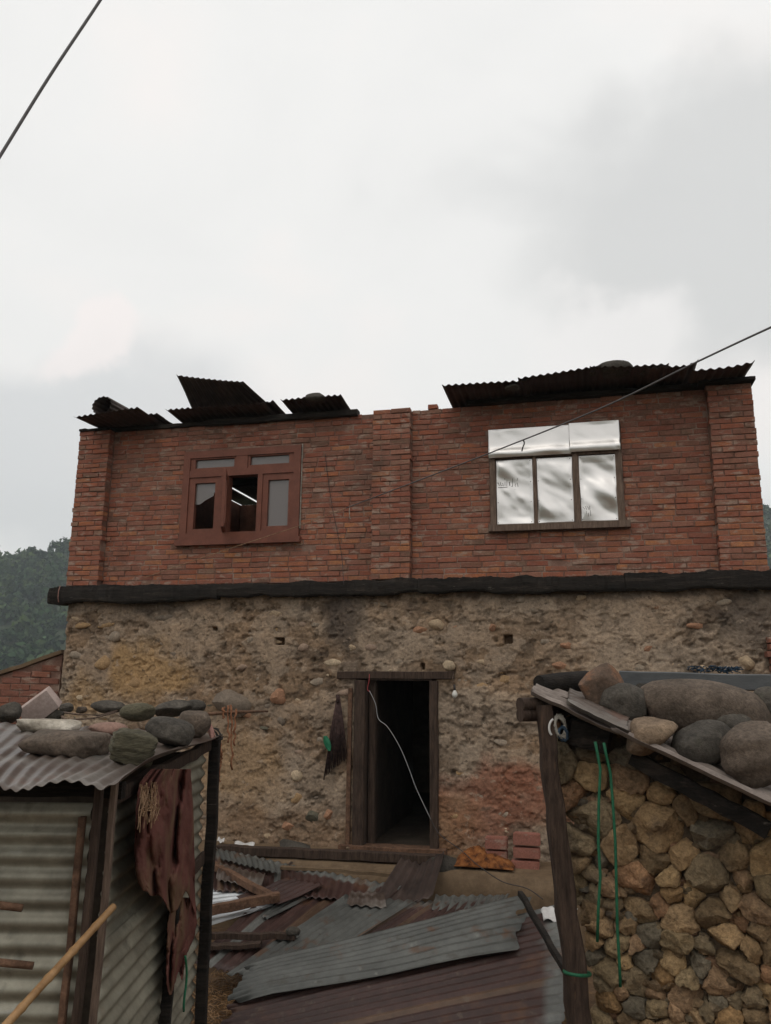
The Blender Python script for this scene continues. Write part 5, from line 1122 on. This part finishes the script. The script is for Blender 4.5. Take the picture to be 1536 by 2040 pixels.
onto('long grey galvanised sheet lying on top of the nearest maroon one', [(470, 2010), (478, 1938), (1024, 1906), (1050, 1798)], 0.040, 72, 'galv', ragged=.2, wob=.03, bend=lambda S, T: np.stack([0 * S, 0 * S, 0.022 * np.sin(np.pi * S) + 0.03 * np.abs(T - .62) * (S > .4) * (S - .4) - 0.03 * np.clip(.1 - T, 0, 1) / .1], 2))
fallen('maroon sheet at the left, running back from the dark gap by the tin shed', [(500, 1950, 0.20), (385, 1915, 0.22), (702, 1788, 0.43), (570, 1748, 0.50)], 74, 'striped', wob=0.02, tintf=stripes(.3, .25))
fallen('galvanised grey sheet lying diagonally between two maroon sheets', [(610, 1932, 0.30), (452, 1942, 0.24), (832, 1794, 0.47), (690, 1782, 0.47)], 75, 'galv', wob=0.02)
fallen('maroon sheet in the middle of the yard, wedge-shaped in view', [(900, 1905, 0.33), (610, 1925, 0.29), (1015, 1785, 0.47), (826, 1797, 0.46)], 76, 'striped', wob=0.02, tintf=stripes(.06, .1, .12))
fallen('narrow grey strip lying on the left maroon sheet', [(535, 1832, 0.36), (522, 1826, 0.365), (645, 1776, 0.455), (625, 1768, 0.46)], 77, 'galv', ragged=0.02, wob=0.004)
fallen('narrow galvanised strip at the right end of the middle sheets', [(968, 1836, 0.42), (950, 1832, 0.425), (1016, 1784, 0.485), (990, 1784, 0.485)], 78, 'galv', ragged=0.02, wob=0.004)
fallen('maroon sheet leaning up against the plinth, pale serrated upper edge', [(425, 1772, 0.44), (770, 1800, 0.44), (425, 1690, 0.62), (800, 1768, 0.50)], 79, 'striped', wob=0.02, tintf=stripes(.05, .15, .22))
fallen('pale worn sheet end with serrated edge, below the brick stack', [(860, 1815, 0.43), (1000, 1822, 0.42), (868, 1784, 0.49), (1012, 1782, 0.49)], 80, 'galv', wob=0.01)
fallen('sheet end with a light serrated edge along the plinth beam', [(440, 1712, 0.585), (560, 1740, 0.56), (430, 1690, 0.63), (555, 1722, 0.60)], 81, 'galv', wob=0.01)
fallen('brightest shiny tin sheet, left under two timbers', [(405, 1822, 0.36), (405, 1742, 0.46), (520, 1795, 0.40), (470, 1752, 0.46)], 82, 'bright_tin', wob=0.01)
fallen('grey tin sheet under the lower timber at the left', [(405, 1850, 0.33), (405, 1818, 0.36), (545, 1806, 0.40), (545, 1792, 0.41)], 83, 'bright_tin', wob=0.01)
fallen('small galvanised scrap behind the timber frame', [(488, 1772, 0.44), (535, 1752, 0.47), (455, 1742, 0.49), (492, 1732, 0.50)], 84, 'galv', wob=0.01)
fallen('rust-brown sheet scrap beside the pale serrated edge', [(500, 1760, 0.47), (560, 1745, 0.50), (545, 1728, 0.55), (590, 1715, 0.58)], 85, 'roof_tin', wob=0.02)
def fold(S, T): return np.stack([0 * S, 0 * S, 0.10 * np.abs(S - 0.45) * 1.6 - 0.05 + 0.03 * T], 2)
fallen('crumpled dark sheet folded up in front of the doorway', [(748, 1792, 0.47), (862, 1796, 0.47), (800, 1722, 0.60), (885, 1712, 0.62)], 86, 'soot_sheet', wob=0.03, bend=fold)
fallen('bent brown sheet end sticking out between the diagonal grey sheet and the crumpled one', [(690, 1800, .46), (770, 1806, .46), (700, 1772, .53), (765, 1776, .53)], 92, 'roof_tin', wob=0.03)
fallen('thin maroon sheet edge behind the narrow grey strip at the left', [(560, 1800, .43), (470, 1790, .42), (650, 1762, .51), (575, 1748, .52)], 93, 'maroon', wob=0.02)
fallen('tilted rusty sheet piece above the two crossing timbers', [(430, 1752, .50), (520, 1772, .48), (440, 1722, .58), (530, 1742, .55)], 94, 'roof_tin', wob=0.03)
# timbers in the yard
def timber(label, a, b, w, h, mt='timber', nm='timber', seg=8, rough=.004):
    m = MB(); m.beam(at_z(*a), at_z(*b), w, h, rough=rough, seg=seg); return m.top(nm, M_[mt], label, 'timber', 'timbers in the yard', angle=30)
timber('upper reddish timber of the two crossing beside the tin shed', (405, 1712, 0.58), (548, 1792, 0.47), 0.06, 0.06)
timber('lower timber of the two crossing beside the tin shed', (398, 1818, 0.42), (556, 1786, 0.48), 0.06, 0.075)
timber('long dark beam lying along the plinth before the doorway', (432, 1692, 0.60), (885, 1712, 0.62), 0.09, 0.085, 'dark_wood', seg=14)
timber('dark upper stick on the left maroon sheet', (405, 1862, 0.34), (588, 1866, 0.37), 0.05, 0.045, 'dark_wood')
timber('dark lower board on the left maroon sheet', (405, 1888, 0.28), (520, 1880, 0.32), 0.08, 0.03, 'dark_wood')
timber('pale plank edge along the foot of the plinth', (560, 1728, 0.56), (800, 1742, 0.55), 0.06, 0.03, 'plinth')
m = MB(); m.beam(at(1036, 1780, 6.2), at(1128, 1935, 5.2), 0.035, 0.04, rough=.003, seg=8); m.top('leaning_rod', M_['black_wood'], 'dark straight stick leaning across the sheets by the post', 'stick', angle=45)
# small things on the plinth and sheets
def hu(px, py, off): u, z = fac(px, py, off); return hw(u, -off, z)
rock('stone', 'dark wedge-shaped stone on the plinth left of the doorway', hu(592, 1686, 0.35), (0.25, 0.10, 0.06), 601, 'rock_dark', facets=9, rot=(0, 8, -14), fl=(.45, .7))
rock('dark_bundle', 'dark sack slumped on the plinth left of the orange cloth', hu(882, 1727, 0.55), (0.17, 0.12, 0.11), 602, 'rock_dark', facets=2, cat='sack', rough=.3)
rock('stone', 'small dark broken lump lying on the left maroon sheet', at_z(583, 1856, 0.40), (0.06, 0.05, 0.035), 603, 'rock_dark', facets=7)
rock('pebble', 'small orange pebble on the plinth left of the doorstep', hu(692, 1690, 0.30), (0.022, 0.02, 0.016), 604, 'rock_tan', sub=2, cat='pebble')
rock('pebble', 'whitish pebble on the sheet below the brick stack', at_z(988, 1817, 0.47), (0.032, 0.025, 0.018), 605, 'rock_white', sub=2, cat='pebble')
mb = MB(); g = np.linspace(0, 1, 40); S, T = np.meshgrid(g, g); base_u, zb = fac(966, 1735, 0.5)
Hh = 0.02 + 0.16 * (np.sin(np.pi * np.clip(S, 0, 1)) ** 0.6) * (np.sin(np.pi * T) ** 0.8) * (0.25 + 1.3 * fbm(np.stack([S.ravel() * 7, T.ravel() * 4, 0 * S.ravel()], 1), 5, 5, .6).reshape(S.shape)) * (1.15 - 0.55 * S)
P = np.stack([base_u - 0.28 + 0.56 * S, -0.62 + 0.28 * T, 0.565 + Hh], 2); A = np.array(HM); P = P @ A[:3, :3].T + A[:3, 3]
mb.grid(P, 0.004); mb.top('orange_cloth', M_['cloth_orange'], 'crumpled orange patterned cloth on the plinth right of the doorway', 'cloth', smooth=True)
for k, (px0, py0, px1, py1, lb_) in enumerate([(1022, 1660, 1076, 1687, 'top red block of the taller stack by the orange cloth'), (1022, 1688, 1076, 1713, 'middle red block of the taller stack by the orange cloth'), (1018, 1714, 1074, 1742, 'bottom red block of the taller stack by the orange cloth'), (966, 1668, 1010, 1694, 'upper red block of the lower stack behind the orange cloth'), (966, 1695, 1010, 1722, 'lower red block of the lower stack behind the orange cloth')]):
    off = 0.45 if k < 3 else 0.34; (u0, zt_), (u1, zb_) = fac(px0, py0, off), fac(px1, py1, off); m = MB(); bmk = bmesh.new(); bmesh.ops.create_cube(bmk, size=1); bmesh.ops.bevel(bmk, geom=bmk.edges[:], offset=0.05, segments=2, affect='EDGES')
    Pv = np.array([v.co[:] for v in bmk.verts]) * np.array([u1 - u0, 0.13, zt_ - zb_ - 0.002]); Pv += (fbm(Pv * 40 + k, 2, k)[:, None] - .5) * 0.008; Fs = [tuple(v.index for v in f.verts) for f in bmk.faces]; bmk.free()
    Pv = Pv + np.array([(u0 + u1) / 2, -off + 0.065, (zt_ + zb_) / 2]); Pv = Pv @ A[:3, :3].T + A[:3, 3]; m.add(Pv, Fs, (0.30, 0.13, 0.10)); m.top('block', M_['brick'], lb_, 'block', 'red blocks on the plinth', angle=40)
# white plastic scraps
mb = MB(); p = at_z(1104, 1838, 0.52); P = []
for t in np.linspace(0, 1, 12): P.append([p + np.array([-0.08 + 0.20 * s, 0.10 * t, 0.01 + 0.07 * t * (1 - .3 * s) + 0.018 * math.sin(9 * s + 5 * t) + .012 * math.sin(17 * s * t)]) for s in np.linspace(0, 1, 12)])
mb.grid(np.array(P), 0.002); mb.top('plastic_bag', M_['white_plastic'], 'crumpled white plastic bag on the sheet beside the leaning post', 'bag', smooth=True)
mb = MB(); q = at_z(1128, 1826, 0.56)
for k in range(24):
    d = np.array([random.uniform(-.07, .10), random.uniform(-.03, .05), random.uniform(-.02, .08)]); mb.tube([q, q + d * .5 + np.array([0, 0, .02]), q + d], 0.004, 4)
mb.top('frayed_string', M_['pale_twine'], 'frayed white string next to the white plastic bag', 'string', smooth=True)
for (x0_, x1_, y, lb_) in [(466, 506, 1684, 'white plastic strip on the plinth near the tin shed'), (432, 446, 1676, 'white scrap of plastic right behind the tin shed corner')]:
    mb = MB(); a, b = hu(x0_, y, .25), hu(x1_, y + 3, .25); P = [[a + (b - a) * s + np.array([0, t * .05, .03 * t + .01 * math.sin(s * 9)]) for s in np.linspace(0, 1, 14)] for t in np.linspace(0, 1, 5)]; mb.grid(np.array(P), .002); mb.top('plastic_scrap', M_['white_plastic'], lb_, 'scrap', smooth=True)
# straw on the ground by the tin shed
mb = MB(); c0 = at_z(430, 2010, 0.0)
for k in range(900):
    x, y = c0[0] + random.gauss(0, .22), c0[1] + random.gauss(0, .35); an = random.uniform(0, 6.28); L = random.uniform(.03, .09); mb.tube([(x, y, .01 + .04 * random.random()), (x + L * math.cos(an), y + L * math.sin(an), .01 + .04 * random.random())], .002, 3, cap=False)
mb.top('straw_litter', M_['bamboo'], 'orange straw litter on the ground by the tin shed', 'straw', kind='stuff')

# ================================================================== on the house front: broom, bulb, wires
br = thing('broom', 'dark whisk broom hanging on the wall left of the door', 'broom', hu(668, 1550, 0.15))
mb = MB(); top_ = [hu(671, 1387, .17), hu(677, 1387, .17)]
for k in range(90):
    s = random.random(); e_ = hu(645 + 46 * s + random.uniform(-1.5, 1.5), 1552 - 40 * s - 14 * random.random() if s > .06 else 1554, .17 + random.uniform(-.02, .02)); st = top_[0] * (1 - s) + top_[1] * s; mb.tube([st, st * .5 + e_ * .5 + np.array([random.gauss(0, .006), -.01, random.gauss(0, .004)]), e_], [.003, .004, .0025], 4)
mb.part('bristles', M_['broom'], br, smooth=True)
mb = MB(); mb.tube([hu(672, 1384, .17), hu(674, 1400, .175)], .018, 8); mb.part('binding', M_['broom'], br, smooth=True)
mb = MB(); P = []
for t in np.linspace(0, 1, 14):
    w = 7 * math.sin(math.pi * (0.12 + .8 * t)) ** 0.7; P.append([hu(648 + 8 * t + w * math.cos(a) * 1.0, 1466 + 30 * t, .20 + .02 * math.sin(a) + .004 * math.sin(3 * a + 9 * t)) for a in np.linspace(0, 6.28, 14)])
mb.grid(np.array(P)); mb.top('green_bag', M_['green_plastic'], 'small green plastic bag tied to the broom', 'bag', smooth=True)
bu = thing('light_bulb', 'white bulb hanging by a wire at the right end of the lintel', 'bulb', hu(906, 1392, .2))
mb = MB(); pts_ = []; rs = []
for t in np.linspace(0, 1, 16):
    pts_.append(hu(906, 1374 + 17 * t, .2)); rs.append(0.006 + 0.028 * math.sin(math.pi * min(1, .06 + t * .92)) ** 0.9 * (0.45 + .75 * t))
mb.tube(pts_, rs, 16); mb.part('globe', M_['bulb'], bu, smooth=True)
mb = MB(); mb.tube([hu(905, 1364, .2), hu(906, 1376, .2)], .012, 8); mb.part('socket', M_['black_wire'], bu, smooth=True)
mb = MB(); mb.tube([hu(903, 1342, .19), hu(902, 1352, .2), hu(905, 1365, .2)], .003, 5); mb.part('wire', M_['old_wood'], bu, smooth=True)
def wire(name, label, pts, r, mt, n=6, group=None):
    m = MB(); P = [np.array(p) for p in pts]; Q = []
    for i in range(len(P) - 1):                      # Catmull-Rom
        a, b, c, d = P[max(i - 1, 0)], P[i], P[i + 1], P[min(i + 2, len(P) - 1)]
        for t in np.linspace(0, 1, 7)[:-1]: Q.append(0.5 * (2 * b + (c - a) * t + (2 * a - 5 * b + 4 * c - d) * t * t + (3 * b - a - 3 * c + d) * t ** 3))
    Q.append(P[-1]); m.tube(Q, r, n); return m.top(name, M_[mt], label, 'wire', group, smooth=True)
wire('red_wire_end', 'short red wire end at the top of the door frame', [hu(736, 1343, .19), hu(735, 1358, .2), hu(732, 1372, .2), hu(736, 1378, .2)], .004, 'red_wire')
wire('white_wire', 'thin white wire slanting across the dark doorway', [hu(736, 1376, .2), hu(748, 1402, .2), hu(754, 1432, .2), (hu(772, 1448, .22)), hu(796, 1487, .22), hu(815, 1532, .22), hu(829, 1570, .22), hu(858, 1632, .22)], .003, 'white_wire')
wire('black_wire', 'black wire running from the doorway down over the plinth', [hu(858, 1632, .22), hu(876, 1662, .25), hu(920, 1695, .5), hu(950, 1722, .72), hu(1000, 1756, .80), hu(1050, 1770, .85), hu(1082, 1792, .9)], .0045, 'black_wire')
wire('wall_wire', 'thin dark wire hanging down the brick front right of the left window', [hu(648, 905, .02), hu(653, 950, .02), hu(662, 1010, .03), hu(672, 1060, .03), hu(681, 1110, .04), hu(685, 1165, .26)], .004, 'black_wire')
# overhead cables
wire('overhead_cable', 'thick grey cable crossing the top left corner of the sky', [at(-120, 505, 3.2), at(0, 311, 3.3), at(100, 150, 3.4), at(200, 0, 3.5), at(330, -200, 3.6)], .0075, 'grey_cable', 8)
c1 = [at(1700, 580, 3.2), at(1536, 652, 3.8), at(1380, 725, 4.5), at(1200, 812, 5.4), at(1000, 893, 6.5), at(800, 970, 7.6), hu(690, 1012, .25)]
wire('drop_cable', 'dark cable running from the right edge down to the brick front', c1, .0062, 'grey_cable', 8)
wire('tan_cord', 'tan cord continuing along the bricks below the left window', [hu(690, 1012, .25), hu(600, 1046, .2), hu(500, 1079, .14), hu(400, 1112, .08), hu(285, 1152, .03)], .004, 'straw')
m = MB(); P = []
k_ = at(1042, 876, 6.28)
wire('cable_tie', 'dark rag hanging from the cable before the tin-plated window', [k_, k_ + np.array([0.01, 0, -.03]), k_ + np.array([-.005, 0, -.07]), k_ + np.array([-.012, 0, -.10])], [.006 + 0 * i for i in range(19)], 'black_wire')
wire('wire_hook', 'little hooked wire on the bricks left of the middle pilaster', [hu(697, 1008, .02), hu(696, 1020, .03), hu(697, 1032, .03), hu(699, 1034, .02)], .005, 'pale_twine')

# ================================================================== haze
mb = MB(); mb.box((-600, -600, -4), (600, 600, 130)); hz_m = bpy.data.materials.new('haze'); hz_m.use_nodes = True; t_ = hz_m.node_tree
for n in list(t_.nodes):
    if n.type != 'OUTPUT_MATERIAL': t_.nodes.remove(n)
pv = N(t_.nodes, 'ShaderNodeVolumePrincipled'); pv.inputs['Color'].default_value = (0.80, 0.90, 0.95, 1); pv.inputs['Density'].default_value = 0.0006; pv.inputs['Anisotropy'].default_value = 0.0
t_.links.new(pv.outputs[0], [n for n in t_.nodes if n.type == 'OUTPUT_MATERIAL'][0].inputs['Volume'])
o = link('haze', mb.mesh('haze', hz_m)); prop(o, 'thin bluish haze in the valley air', kind='stuff')
